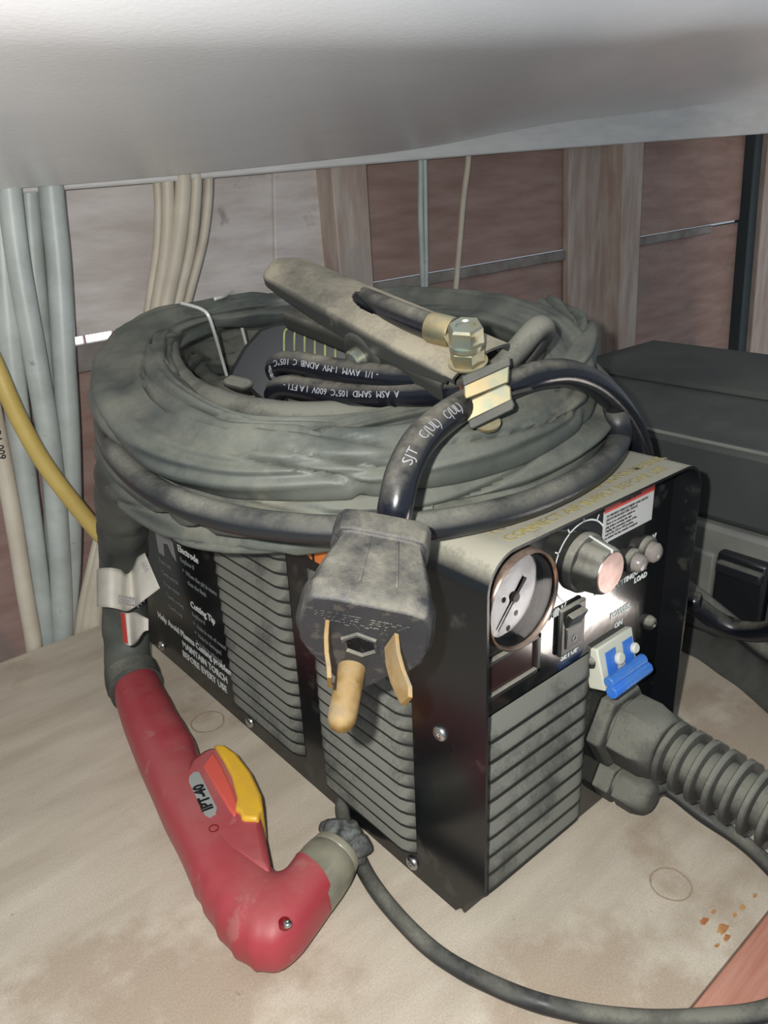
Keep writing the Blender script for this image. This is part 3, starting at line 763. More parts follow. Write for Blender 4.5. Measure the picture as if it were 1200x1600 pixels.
# ------------------------------------------------------------------ corrugated hose
def rings(t, s): return 0
hs = g + V((0, -.036, 0)); pts = []
Lh = .30; prof = []; s = 0; pitch = .0104
while s < Lh:
    dia = .0202
    prof += [(s, .0138), (s + .0034, .0138), (s + .0041, dia * .95), (s + .0048, dia), (s + .0070, dia), (s + .0078, dia * .95), (s + .0085, .0138)]
    s += pitch
bm = BM(); lathe(bm, prof, hs, V((.0, -1, -.06)), 40)
tag(link('corrugated_hose', bm, m_rubber_d, None, 30), 'black corrugated hose leaving the large gland at the right edge', 'hose')

# thin cable from the small gland, off the picture and back along the bench to the machine
pts = [g2 + V((0, -.030, 0)), Z(1040, 1232, .016), Z(1100, 1275, .009), Z(1160, 1315, .0052), Z(1210, 1362, .0052), Z(1290, 1450, .0052), Z(1300, 1530, .0055), Z(1200, 1578, .006), Z(1090, 1592, .0055),
       Z(980, 1592, .005), Z(860, 1572, .005), Z(760, 1535, .005), Z(680, 1488, .005), Z(615, 1425, .005), Z(575, 1370, .005), Z(548, 1310, .005), Z(535, 1258, .005), V((.03, .150, .008))]
bm = BM(); tube(bm, pts, .0048, 16, 14, wob=.0003)
tag(link('thin_black_cable', bm, m_rubber, None, 60), 'thin black cable curving over the worktop in front of the machine to the small gland', 'cable')

# ------------------------------------------------------------------ coil of sheathed torch lead on the machine
UPC = V((-.45, -.42, .80))
lead = empty('sheathed_torch_lead', (.07, .2, H), 'thick coil of dusty grey fabric sheathed torch lead lying on the machine', 'hose coil')
def P_(lst): return [(Z(x, y, z), a, b) for x, y, z, a, b in lst]
bm = BM()
band(bm, P_([(226, 535, .288, .021, .012), (200, 595, .279, .024, .013), (238, 668, .269, .021, .013), (345, 716, .262, .0175, .013), (480, 722, .261, .0175, .013), (620, 716, .261, .017, .013),
             (760, 684, .263, .018, .013), (858, 640, .267, .018, .012), (880, 592, .274, .018, .012), (858, 535, .288, .017, .012), (790, 500, .296, .016, .012),
             (680, 482, .296, .015, .011), (560, 478, .296, .015, .011), (430, 480, .297, .014, .010), (300, 500, .296, .013, .010)]), UPC, True, seed=3, fold=.0024)
link('fabric_sheath', bm, m_sheath, lead, 75)
bm = BM()
band(bm, P_([(190, 600, .258, .016, .011), (200, 690, .246, .018, .010), (300, 765, .242, .017, .010), (450, 788, .241, .016, .009), (600, 780, .241, .017, .009), (740, 750, .242, .018, .009), (860, 705, .246, .018, .010), (925, 655, .250, .014, .010), (925, 615, .258, .012, .010),
             (895, 575, .264, .010, .01)]), UPC, False, seed=9, fold=.0026)
link('fabric_sheath', bm, m_sheath, lead, 75)
bm = BM()
band(bm, P_([(170, 690, .232, .012, .007), (205, 752, .226, .016, .007), (290, 796, .222, .018, .006), (390, 810, .220, .019, .006), (490, 810, .222, .017, .006), (600, 808, .230, .010, .005), (680, 800, .234, .006, .004)]), V((-.75, -.5, .45)), False, seed=17, fold=.0016)
link('fabric_sheath', bm, m_sheath, lead, 75)
bm = BM()
band(bm, P_([(420, 492, .284, .008, .008), (330, 498, .286, .010, .009), (280, 508, .288, .010, .009), (250, 540, .286, .011, .010), (250, 595, .281, .012, .010), (305, 642, .278, .010, .009), (400, 676, .272, .0085, .0085), (520, 674, .270, .0085, .008), (640, 650, .269, .008, .008), (740, 625, .269, .009, .008)]), UPC, False, seed=21, fold=.002)
link('fabric_sheath', bm, m_sheath, lead, 75)
bm = BM()
band(bm, P_([(700, 650, .262, .014, .010), (790, 640, .268, .015, .010), (850, 605, .274, .014, .010), (895, 560, .282, .013, .010), (900, 520, .290, .012, .01), (850, 492, .296, .011, .01)]), UPC, False, seed=28, fold=.0028)
link('fabric_sheath', bm, m_sheath, lead, 75)
bm = BM()
band(bm, P_([(232, 640, .248, .016, .010), (250, 590, .250, .020, .012), (290, 562, .250, .022, .013), (360, 552, .248, .022, .013), (450, 548, .246, .022, .013), (560, 550, .246, .020, .012)]), V((-.45, -.6, .6)), False, seed=41, fold=.002)
link('fabric_sheath', bm, m_sheath, lead, 75)
bm = BM()   # rear inner wall of the coil
band(bm, P_([(250, 520, .262, .013, .012), (330, 515, .262, .013, .013), (430, 510, .262, .014, .013), (550, 515, .262, .014, .013), (680, 520, .262, .014, .013), (800, 540, .262, .013, .012)]), V((-.45, -.6, .6)), False, seed=33, fold=.002)
link('fabric_sheath', bm, m_sheath, lead, 75)
bm = BM()
tube(bm, [Z(x, y, z) for x, y, z in [(330, 488, .286), (280, 500, .284), (262, 535, .284), (272, 580, .279), (318, 620, .273), (405, 645, .270), (520, 650, .268), (640, 635, .266), (730, 612, .264), (800, 595, .262)]], .0082, 18, 12, wob=.0006)
link('inner_hose', bm, m_rubber_d, lead, 60)
bm = BM()   # inner lower ring seen inside the coil
tube(bm, [Z(x, y, z) for x, y, z in [(300, 560, .240), (330, 600, .240), (420, 630, .240), (560, 630, .240), (700, 610, .240), (800, 585, .240), (820, 550, .240), (760, 525, .240), (600, 520, .240), (420, 525, .240), (320, 535, .240)]], .0088, 16, 10, True, wob=.0008)
link('inner_hose', bm, m_rubber_d, lead, 60)

# black rubber cable running round the outside of the coil
bm = BM()
pts = [Z(x, y, z) for x, y, z in [(200, 560, .270), (172, 610, .264), (164, 660, .257), (185, 715, .252), (250, 770, .247), (350, 807, .244), (480, 826, .243), (620, 826, .243), (750, 808, .2415), (850, 778, .240), (930, 735, .240), (966, 690, .242), (962, 650, .256), (940, 620, .255), (900, 600, .25)]]
tube(bm, pts, .0068, 18, 12, wob=.0002)
tag(link('rubber_cable', bm, m_rubber, None, 60), 'black dusty rubber cable looped round the outside of the fabric coil', 'cable')

# ------------------------------------------------------------------ torch
tz = .0205
torch = empty('plasma_torch', Z(300, 1250, 0), 'red pistol grip cutting torch with yellow trigger guard lying on the worktop', 'torch')
sec = [((180, 1096), (241, 1050), .0200), ((190, 1130), (262, 1090), .0200), ((203, 1165), (284, 1130), .0198), ((219, 1205), (306, 1166), .0196), ((236, 1243), (318, 1205), .0192), ((254, 1285), (332, 1240), .0190), ((270, 1316), (348, 1272), .0190),
       ((284, 1345), (364, 1298), .0190), ((299, 1380), (382, 1322), .0190), ((318, 1415), (402, 1345), .0192), ((340, 1452), (420, 1360), .0195), ((364, 1480), (432, 1374), .0195), ((394, 1499), (438, 1378), .0195), ((430, 1503), (446, 1376), .0195), ((464, 1480), (453, 1370), .0192), ((494, 1442), (458, 1362), .0190), ((521, 1404), (461, 1355), .0186)]
bm = BM(); rr = []
def cm(seq, per): return catmull(seq, per)
LL = cm([tuple(Z(*a, tz)) for a, b, h in sec], 4); RR = cm([tuple(Z(*b, tz)) for a, b, h in sec], 4); HH = cm([(h, 0, 0) for a, b, h in sec], 4)
nsec = len(LL)
for i, (l, r, h) in enumerate(zip(LL, RR, HH)):
    l, r, h = V(l), V(r), h[0]; c = (l + r) / 2; s = (r - l) / 2; ring = []
    for k in range(36):
        a = 2 * PI * k / 36; ca, sa = math.cos(a), math.sin(a)
        w = math.copysign(abs(ca) ** .82, ca); q = math.copysign(abs(sa) ** .82, sa)
        # grip ribs on the back of the handle
        gr_ = 0
        t = i / nsec
        if .5 < t < .8 and ca < -.3: gr_ = .0012 * max(0, math.sin(i * 1.6)) * (-ca)
        if .03 < t < .26 and sa > .3 and ca > -.2: gr_ = -.0007 * max(0, math.sin(i * 1.9))
        ring.append(bm.verts.new(c + s * w * (1 + 0) + V((0, 0, h * q)) + (s.normalized() * w + V((0, 0, q))) * gr_))
    rr.append(ring)
for A_, B_ in zip(rr[:-1], rr[1:]):
    for k in range(36): j = (k + 1) % 36; bm.faces.new((A_[k], A_[j], B_[j], B_[k]))
bm.faces.new(rr[0]); 
cen = bm.verts.new(sum((v.co for v in rr[-1]), V()) / 36 + V((-.004, -.004, 0)) * 0)
for k in range(36): bm.faces.new((rr[-1][k], rr[-1][(k + 1) % 36], cen))
link('handle', bm, m_torch, torch, 45)
ztop = .0385
# trigger housing, a flatter red block that carries the yellow guard
bm = BM()
hp = [(296, 1186), (318, 1170), (336, 1163), (352, 1172), (372, 1200), (392, 1235), (405, 1265), (413, 1300), (421, 1340), (424, 1364), (390, 1350), (350, 1325), (316, 1290), (290, 1250), (284, 1212)]
slab(bm, [Z(x, y, .0392) for x, y in hp], .034, V((0, 0, 1)))
link('trigger_housing', bm, m_torch, torch, 30, bevel=.004)
bm = BM(); slab(bm, [Z(x, y, .0405) for x, y in [(316, 1196), (332, 1172), (345, 1192), (362, 1228), (372, 1262), (366, 1275), (356, 1262)]], .010, V((0, 0, 1)))
link('trigger', bm, m_trig, torch, 30, bevel=.0015, label='pale coral red trigger')
bm = BM()
yl = [(333, 1162), (352, 1163), (370, 1176), (392, 1205), (408, 1240), (411, 1262), (405, 1268), (404, 1279), (377, 1278), (375, 1268), (366, 1262), (370, 1245), (362, 1212), (350, 1188)]
slab(bm, [Z(x, y, .0420) for x, y in yl], .026, V((0, 0, 1)))
link('trigger_guard', bm, m_yel, torch, 30, bevel=.002, label='yellow plastic safety guard')
# label plate
def onh(x, y, z=.0388): return Z(x, y, z)
bm = BM(); pl = [(296, 1213), (303, 1206), (311, 1206), (339, 1262), (337, 1271), (327, 1277), (320, 1273), (295, 1222)]
slab(bm, [onh(x, y, .0399) for x, y in pl], .003, V((0, 0, 1)))
lb = link('name_label', bm, m_label, torch, 30, label='silver rounded label reading IPT-40')
bm = BM(); o_ = onh(331, 1270, .0400); xd = onh(306, 1212, .0400) - o_; yd = V((0, 0, 1)).cross(xd)
o_ = onh(333, 1263, .0400)
text_bm(bm, 'IPT-40', .0092, o_, xd, yd, .0001, bold=.045); link('label_text', bm, m_blackp, lb)
# handle screws recesses
m_rec = mat('deep_red', (.2, .01, .015), .4)
for (x, y, z) in ((222, 1087, .0398), (334, 1294, .0396), (444, 1440, .0402)):
    bm = BM(); lathe(bm, [(-.003, .0030), (0.0002, .0030), (.0002, .0024), (-.0012, .0022), (-.0012, 0)], Z(x, y, z), (0, 0, 1), 18, closed=False)
    link('screw_recess', bm, m_rec, torch)
screw(Z(449, 1443, .0402), (0, 0, 1), .0022, .0012, m_steel, torch)
# cup and burnt tip
c0 = Z(490, 1380, tz); c1 = Z(540, 1312, tz + .003); axd = (c1 - c0).normalized(); LL_ = (c1 - c0).length
bm = BM(); lathe(bm, [(-.006, .0172), (.004, .0174), (.013, .0170), (.018, .0162), (.0195, .0150), (.0205, .0156), (.024, .0150), (.025, .012)], c0, axd, 40)
link('shield_cup', bm, m_cup, torch, 50, label='greyish olive ceramic cup')
bm = BM()
Rt = frame(axd, (0, 0, 1))
for (u_, v_, h_, r) in [(0, 0, .030, .0105), (.006, .003, .033, .0075), (-.006, .004, .033, .0070), (.002, -.008, .033, .0068), (.003, .009, .032, .0065), (-.005, -.006, .034, .0062), (.008, -.004, .031, .0058)]:
    sphere(bm, c0 + Rt @ V((u_ * 1.25, v_ * 1.25, h_ - .001)), r * 1.08)
for v in bm.verts: v.co += v.co.normalized() * 0 + V((noise.noise(v.co * 180), noise.noise(v.co * 180 + V((5, 0, 0))), noise.noise(v.co * 180 + V((0, 5, 0))))) * .0026
link('burnt_tip', bm, m_slag, torch, 60, label='blackened burnt tip')
# rubber boot and hose up to the coil
bm = BM()
tube(bm, [Z(214, 1078, .0205), Z(203, 1058, .024), Z(199, 1020, .036), Z(196, 970, .062), Z(194, 900, .105), Z(193, 830, .155), Z(193, 770, .20), Z(205, 715, .238), Z(245, 680, .25)], .018, 28, 12, wob=.0018,
     rfun=lambda t, s: .0212 - .003 * min(1, t * 5))
link('hose_sleeve', bm, m_sheath, torch, 60)
bm = BM(); a = Z(211, 1072, .0205); b = Z(199, 1030, .033); lathe(bm, [(0, .0214), (.008, .0216), (.016, .0205), (.0165, .019)], a, b - a, 40); link('boot_collar', bm, m_rubber, torch, 40)
# paper tag wrapped round the hose
def strip(name, rows_top, rows_bot, m, parent, th=.0004, up=None, label=None):
    T = [V(p) for p in catmull([tuple(p) for p in rows_top], 8)]; Bm = [V(p) for p in catmull([tuple(p) for p in rows_bot], 8)]
    bm = BM(); n = len(T); K = 8; g1_ = []
    for i in range(n): g1_.append([bm.verts.new(T[i].lerp(Bm[i], k / K)) for k in range(K + 1)])
    for i in range(n - 1):
        for k in range(K): bm.faces.new((g1_[i][k], g1_[i + 1][k], g1_[i + 1][k + 1], g1_[i][k + 1]))
    o = link(name, bm, m, parent, 60, label=label); s = o.modifiers.new('s', 'SOLIDIFY'); s.thickness = th; s.offset = 0
    return o
dT = .62
top = [D(152, 893, .645), D(153, 889, .615), D(170, 887, .596), D(188, 890, .598), D(198, 897, .606), D(206, 889, .608), D(214, 872, .598), D(226, 864, .588)]
bot = [D(152, 946, .645), D(153, 948, .612), D(170, 949, .592), D(186, 952, .594), D(198, 955, .602), D(210, 949, .604), D(222, 940, .594), D(250, 919, .584)]
tg = strip('paper_tag', top, bot, m_paper2, torch, label='white paper tag wrapped round the hose')
bm = BM()
for k, s in enumerate(['WARNING TAG', 'DO NOT PULL', 'SEE MANUAL']):
    a = D(184, 933 + k * 5, .5875); b = D(205, 937 + k * 5, .5925); text_bm(bm, s, .0030, a, b - a, UP, .0001)
for k in range(3):
    a = D(220 + k * 3, 885 + k * 5, .5905); b = D(235 + k * 3, 878 + k * 5, .583)
    text_bm(bm, 'o-', .006, a, b - a, UP, .0001)
link('tag_print', bm, m_grayp, tg)
top = [D(189, 957, .600), D(199, 958, .592), D(212, 957, .598), D(224, 963, .603), D(232, 967, .603)]
bot = [D(193, 1004, .600), D(203, 1009, .592), D(214, 1003, .600), D(224, 988, .603), D(232, 985, .603)]
t2 = strip('care_tag', top, bot, m_paper2, torch, label='folded tag with red strip below the paper tag')
bm = BM(); slab(bm, [D(188, 958, .5985), D(195, 958, .5925), D(200, 1006, .5925), D(193, 1004, .5985)], .0003, CAM - D(190, 980, .6)); link('red_strip', bm, m_redp, t2)

# ------------------------------------------------------------------ work clamp
clamp = empty('work_clamp', D(600, 500, .43), 'dusty metal work clamp biting the folded power cord on top of the coil', 'clamp')
Tp = D(432, 412, .505); Jp = D(752, 562, .380)
ua = (Jp - Tp); LC = ua.length; ua.normalize()
nn0 = V((-.28, -.50, .82)); na_ = (nn0 - ua * nn0.dot(ua)).normalized(); wa = ua.cross(na_).normalized()   # wa: across
if wa.dot(UP) < 0: wa = -wa
def cl(s, w, h=0): return Tp + ua * s + wa * w + na_ * h
def lever(bm, s0, s1, width, depth, hole=None, h0=0, ns=150, nw=64, crown=.003):
    th_ = .0014
    G = []
    for i in range(ns + 1):
        s = s0 + (s1 - s0) * i / ns; hw = width(s) * 1.22; dp = depth(s); row = []
        for k in range(nw + 1):
            t = -1 + 2 * k / nw; b = .74
            if abs(t) <= b: w = t / b * hw; h = crown * (1 - (t / b) ** 2)
            else: w = math.copysign(hw + .0010 * min(1, (abs(t) - b) / .06), t); h = -dp * (abs(t) - b) / (1 - b)
            row.append((w, h0(s) + h if callable(h0) else h0 + h))
        G.append((s, row))
    vt = [[bm.verts.new(cl(s, w, h)) for w, h in row] for s, row in G]
    vb = [[bm.verts.new(cl(s, w * .93, h - th_)) for w, h in row] for s, row in G]
    def inh(i, k):
        if not hole: return False
        s, row = G[i]; s2, row2 = G[i + 1]; sm = (s + s2) / 2; wm = (row[k][0] + row[k + 1][0]) / 2
        if abs(-1 + 2 * (k + .5) / nw) > .74: return False
        return ((sm - hole[0]) / hole[1]) ** 2 + ((wm - hole[3]) / hole[2]) ** 2 < 1
    H_ = [[inh(i, k) for k in range(nw)] for i in range(ns)]
    for i in range(ns):
        for k in range(nw):
            if H_[i][k]: continue
            bm.faces.new((vt[i][k], vt[i + 1][k], vt[i + 1][k + 1], vt[i][k + 1])); bm.faces.new((vb[i][k + 1], vb[i + 1][k + 1], vb[i + 1][k], vb[i][k]))
            for (di, dk, e) in ((-1, 0, ((i, k), (i, k + 1))), (1, 0, ((i + 1, k), (i + 1, k + 1))), (0, -1, ((i, k), (i + 1, k))), (0, 1, ((i, k + 1), (i + 1, k + 1)))):
                ii, kk = i + di, k + dk
                if ii < 0 or ii >= ns or kk < 0 or kk >= nw or H_[ii][kk]:
                    (a, b), (c, d) = e; bm.faces.new((vt[a][b], vt[c][d], vb[c][d], vb[a][b]))
def wid(s):
    t = s / LC
    w = .0115 + .0035 * min(1, t * 1.3)
    if t < .06: w *= math.sqrt(max(.12, 1 - (1 - t / .06) ** 2 * .75))
    return w
def dep(s):
    t = s / LC; return .004 + .008 * math.sin(PI * min(1, max(0, t))) ** .8 if t < .97 else .003
bm = BM(); lever(bm, 0, LC, wid, dep, hole=(LC * .55, .021, .0095, .003))
link('upper_lever', bm, m_clamp, clamp, 40)
bm = BM(); 
lever(bm, LC * .10, LC * .93, lambda s: wid(s) * .86, lambda s: .010, h0=lambda s: -.010 - .014 * max(0, (1 - s / (LC * .62))) ** 1.0, crown=0)
link('lower_lever', bm, m_clampdark, clamp, 40)
# pivot ear with spring coil
pe = cl(LC * .575, -.017, -.019)
bm = BM()
lathe(bm, [(0, .0150), (.0018, .0150), (.0030, .0135), (.0030, .010)], pe + wa * .001, -wa, 36)
link('pivot_ear', bm, m_clampdark, clamp, 40)
bm = BM(); lathe(bm, [(0, .0072), (.0045, .0068), (.0056, .0056), (.0056, .002), (.0062, 0)], pe - wa * .0018, -wa, 28); link('pivot_rivet', bm, m_zinc, clamp, 40)
bm = BM(); lathe(bm, [(0, .0125), (.003, .012), (.0042, .009), (.0042, 0)], D(634, 584, .420), V((-.3, -.45, .80)), 28); link('insulator', bm, m_redfab, clamp, 40, label='dull red round insulator')
# cable through the lever with its lug
def CL(px, py, hh=0):     # point on the lever top plane under a pixel, raised by hh
    d = ray(px, py); p0 = Tp + na_ * hh; return CAM + d * ((p0 - CAM).dot(na_) / d.dot(na_))
bm = BM(); tube(bm, [CL(535, 452, -.016), CL(560, 464, -.007), CL(600, 482, .002), (CL(645, 500, .006)), CL(682, 514, .008)], .0068, 20, 10)
link('lead_end', bm, m_cord, clamp, 60, label='black insulated lead end')
bm = BM(); a = CL(672, 511, .008); b = CL(704, 519, .008)
lathe(bm, [(0, .0071), (.0015, .0076), (.012, .0076), (.0135, .0072), (.0135, .0055), (.012, .0052), (.012, 0)], a, b - a, 28)
lug = link('cable_lug', bm, m_brass, clamp, 40)
bm = BM(); lathe(bm, [(.0105, 0), (.0122, .0052)], a, b - a, 20, closed=False); link('wire_end', bm, m_copper, lug)
bm = BM(); bp_ = CL(731, 566, .001)
slab(bm, [CL(690, 522, .010), CL(716, 516, .010), CL(748, 520, .010), CL(750, 535, .010), CL(720, 540, .010), CL(700, 536, .010)], .0018, na_); link('lug_tongue', bm, m_brass, lug, 30, bevel=.0004)
bm = BM(); hx = lambda a, k: 1 / math.cos(((a) % (PI / 3)) - PI / 6) * .955
lathe(bm, [(.0, .0095), (.0009, .0095)], bp_, na_, 30)
lathe(bm, [(.0008, .0076), (.0074, .0076), (.0082, .0070)], bp_, na_, 48, fac=hx)
lathe(bm, [(.0082, .0082), (.0094, .0082)], bp_, na_, 30)
link('nut', bm, m_brass, clamp, 30)
bm = BM(); lathe(bm, [(.0098, .0084), (.0112, .0084)], bp_, na_, 30)
lathe(bm, [(.0112, .0076), (.0188, .0076), (.0200, .0068), (.0200, .0045), (.0192, .004), (.0192, 0)], bp_, na_, 48, fac=lambda a, k: hx(a, k) if k < 3 else 1)
link('bolt_head', bm, m_zinc, clamp, 30)
# jaws
tocam = (CAM - D(760, 610, .38)).normalized()
def jaw(name, pts, th_, m, bev=.0007, label=None):
    bm = BM(); slab(bm, [D(*p) for p in pts], th_, tocam); return link(name, bm, m, clamp, 30, bevel=bev, label=label)
jaw('jaw_lip', [(721, 588, .3620), (796, 556, .3660), (798, 571, .3648), (724, 604, .3608)], .004, m_clampdark)
jaw('upper_jaw', [(724, 602, .3615), (796, 570, .3655), (795, 598, .3640), (760, 612, .3618), (729, 624, .3600), (725, 620, .3602)], .0022, m_brass, label='brassy upper jaw plate')
jaw('lower_jaw', [(728, 628, .3620), (762, 612, .3638), (790, 600, .3655), (798, 604, .3655), (800, 626, .3645), (732, 660, .3608), (724, 650, .3610), (724, 634, .3618)], .0022, m_brass, label='brassy lower jaw plate')
jaw('lower_lip', [(732, 656, .3585), (800, 623, .3620), (804, 632, .3615), (802, 640, .3610), (738, 671, .3575), (732, 668, .3575)], .0030, m_clampdark)
bm = BM(); slab(bm, [D(716, 652, .3730), D(733, 640, .372), D(800, 612, .3760), D(845, 600, .402), D(790, 600, .42), D(700, 632, .405)], .0018, V((0, 0, 1))); link('lower_jaw_plate', bm, m_clampdark, clamp, 30)
bm = BM(); lathe(bm, [(0, .0062), (.002, .0056), (.0028, 0)], D(762, 660, .374), -na_, 24); link('jaw_rivet', bm, m_brass, clamp)
bm = BM(); slab(bm, [D(672, 580, .4), D(700, 592, .396), D(722, 604, .385), D(724, 625, .384), D(690, 612, .398), D(676, 598, .404)], .003, V((0, 0, 1))); link('jaw_shim', bm, m_copper, clamp, 30)

# ------------------------------------------------------------------ power cord and plug
cord = empty('power_cord', D(620, 790, .34), 'heavy black power cord folded through the clamp with a three pin plug hanging down', 'power cord')
rc_ = .0072
bm = BM()
main = tube(bm, [D(612, 830, .318), D(618, 790, .312), D(630, 738, .316), (D(655, 690, .330)), D(692, 655, .350), D(735, 628, .374), D(790, 604, .392), D(840, 586, .402), D(890, 584, .420), D(938, 606, .446), D(976, 648, .478), D(1000, 700, .510), D(1008, 760, .545), D(1010, 840, .59)], rc_, 24, 14)
link('cord_run', bm, m_cord, cord, 60)
bm = BM()
lo1 = tube(bm, [D(770, 585, .392), D(722, 596, .396), D(670, 592, .404), D(600, 588, .416), D(520, 577, .434), D(465, 567, .450), D(438, 568, .460), D(432, 580, .466), D(448, 592, .470), D(480, 606, .468), D(520, 628, .462)], .0065, 22, 14, wob=.0003)
link('cord_fold', bm, m_cord, cord, 60)
bm = BM()
lo2 = tube(bm, [D(775, 592, .390), D(735, 606, .392), D(690, 612, .398), D(620, 616, .412), D(540, 615, .430), D(480, 608, .444), D(446, 604, .455), D(431, 612, .462), D(432, 630, .468), D(450, 640, .474), D(500, 650, .470)], .0065, 22, 14, wob=.0003)
link('cord_fold', bm, m_cord, cord, 60)
bm = BM()
tube(bm, [D(760, 592, .394), D(785, 572, .400), D(808, 548, .405), D(830, 522, .410), D(842, 512, .4135), D(848, 514, .4175), D(846, 524, .421), D(825, 550, .424), D(795, 580, .424)], .0062, 20, 12)
link('cord_fold', bm, m_rubber_d, cord, 60)
bm = BM()
wrap_text(bm, '- 1/1  AWM  1-MV  ADNB  C  105\u00b0C  600V', .0046, lo1, .0066, .060, CAM - lo1[40], flip=1, bold=0)
link('upper_fold_print', bm, m_grayp, cord); bm = BM()
wrap_text(bm, 'A  ASM  SAMD  105\u00b0C  600V  I A FT1 -', .0046, lo2, .0066, .050, CAM - lo2[40], flip=1, bold=0)
link('lower_fold_print', bm, m_grayp, cord); bm = BM()
wrap_text(bm, 'SJT    C(UL)   C(UL)', .0062, main, rc_ + .0001, .026, CAM - main[20], flip=1, bold=-.01)
link('cord_print', bm, m_grayp, cord)


# plug: local frame ex (width), ea (prongs' direction), eu (up over the face)
th_ = math.radians(48)
roll = math.radians(-11)
rt = RIGHT * math.cos(roll) + UP * math.sin(roll); upv = UP * math.cos(roll) - RIGHT * math.sin(roll)
ex = rt; ea = (-upv * math.sin(th_) + BACK * math.cos(th_)).normalized(); eu = ex.cross(ea) * 1
if eu.dot(UP) < 0: eu = -eu
pf = D(566, 1000, .285); PS = .913     # centre of the face
def pl_(x, y, z): return pf + (ex * x + eu * y + ea * z) * PS     # x width, y up the face, z along the prongs
plug = BM()
# body: loft of rounded sections from the face back to the cable entry
fo = [(-.0245, .0175), (-.0220, .0225), (-.016, .0240), (.016, .0240), (.0220, .0225), (.0245, .0175), (.0262, .004), (.0258, -.009), (.0215, -.0185), (.0140, -.0240), (.0100, -.0320), (.0050, -.0370), (-.0050, -.0370), (-.0095, -.0325), (-.0130, -.0245), (-.0200, -.0185), (-.0250, -.009), (-.0262, .004)]
def sec_(z, sx, yf, sy):
    """section: sx scales the width, yf is where the front wall stands, sy scales the depth behind it."""
    return [pl_(x * sx, yf + (y - .024) * sy, z) for (x, y) in fo]
secs = [sec_(0, .965, .0232, .965), sec_(-.0014, 1.0, .024, 1.0), sec_(-.0085, 1.015, .0245, 1.0), sec_(-.0100, .985, .0236, .97), sec_(-.0180, .93, .0222, .88), sec_(-.0280, .83, .0200, .76), sec_(-.0390, .72, .0176, .66), sec_(-.0400, .80, .0192, .70), sec_(-.0500, .82, .0190, .70), sec_(-.0516, .78, .0178, .66)]
vr = [[plug.verts.new(p) for p in s] for s in secs]
n_ = len(fo)
for a, b in zip(vr[:-1], vr[1:]):
    for k in range(n_): j = (k + 1) % n_; plug.faces.new((a[k], a[j], b[j], b[k]))
plug.faces.new(vr[0]); plug.faces.new(vr[-1][::-1])
pg = link('plug', plug, m_plug, cord, 40, bevel=.0009, label='black moulded three pin plug')
# rear flange disc that shows on both sides
bm = BM(); 
lathe(bm, [(-.006, .020), (-.0050, .0262), (.0050, .0262), (.006, .024)], pl_(0, -.0085, -.0160), ea, 48, xh=ex)
link('finger_flange', bm, m_plug, pg, 40)
bm = BM()
for sx in (-1, 1):
    pr = [(.0, .024), (.0, -.002), (.010, -.002), (.034, .007)]
    bx_ = [(-.0425, 0.0135), (-.014, .0135)]
for xa_, xb_ in ((-.0050, -.0060), (.0062, .0085)):
    slab(bm, [pl_(xa_, .0182, -.0385), pl_(xa_ + .0012, .0182, -.0385), pl_(xb_ + .0014, .0242, -.0105), pl_(xb_, .0242, -.0105)], .002, eu)
link('body_ribs', bm, m_plug, pg, 30, bevel=.0006)
# prongs
bm = BM(); gp0 = pl_(-.0020, -.0225, 0)
lathe(bm, [(-.001, .0054), (.020, .0054), (.0225, .0050), (.0250, .0036), (.0262, .0012), (.0263, 0)], gp0, ea, 28)
link('ground_pin', bm, m_blade, pg, 40, label='round brass ground pin')
for sx, tilt in ((-1, .12), (1, -.22)):
    bm = BM(); x = -.0140 if sx < 0 else .0112; ex2 = ex * math.cos(tilt) + eu * math.sin(tilt); ey2 = eu * math.cos(tilt) - ex * math.sin(tilt)
    b0 = pl_(x, .0035, 0); w2, t2_ = .0056, .0009
    k_ = .0045 if sx < 0 else .0085
    rows_ = [(0, 1, 0), (.007, 1, .2 * k_), (.013, 1, .5 * k_), (.0185, .95, .9 * k_), (.0215, .6, 1.05 * k_)]
    q = []
    for (z, f, dx) in rows_:
        c = b0 + ea * z + ex2 * dx; q.append([bm.verts.new(c + ex2 * (sa * t2_ * PS) + ey2 * (sb * w2 * f)) for sa, sb in ((-1, -1), (1, -1), (1, 1), (-1, 1))])
    for a, b in zip(q[:-1], q[1:]):
        for k in range(4): j = (k + 1) % 4; bm.faces.new((a[k], a[j], b[j], b[k]))
    bm.faces.new(q[0]); bm.faces.new(q[-1])
    link('blade', bm, m_blade, pg, 30, bevel=.0003)
bm = BM(); lathe(bm, [(0, .0070), (.0010, .0066), (.0012, .0058), (-.0, .0052), (-.0, 0)], pl_(-.0005, -.0035, 0), ea, 48, fac=hx); link('hex_boss', bm, m_plug, pg, 30)
bm = BM()
text_bm(bm, 'XH235  E25Y089', .0048, pl_(.0165, .0150, .0001), -ex, -eu, .00012, bold=.01)
link('moulded_number', bm, m_plug, pg, 30); bm = BM()
text_bm(bm, 'YUANHUA', .0048, pl_(.0095, .0100, .0001), -ex, -eu, .00012, bold=.01)
link('moulded_lettering', bm, m_plug, pg, 30)

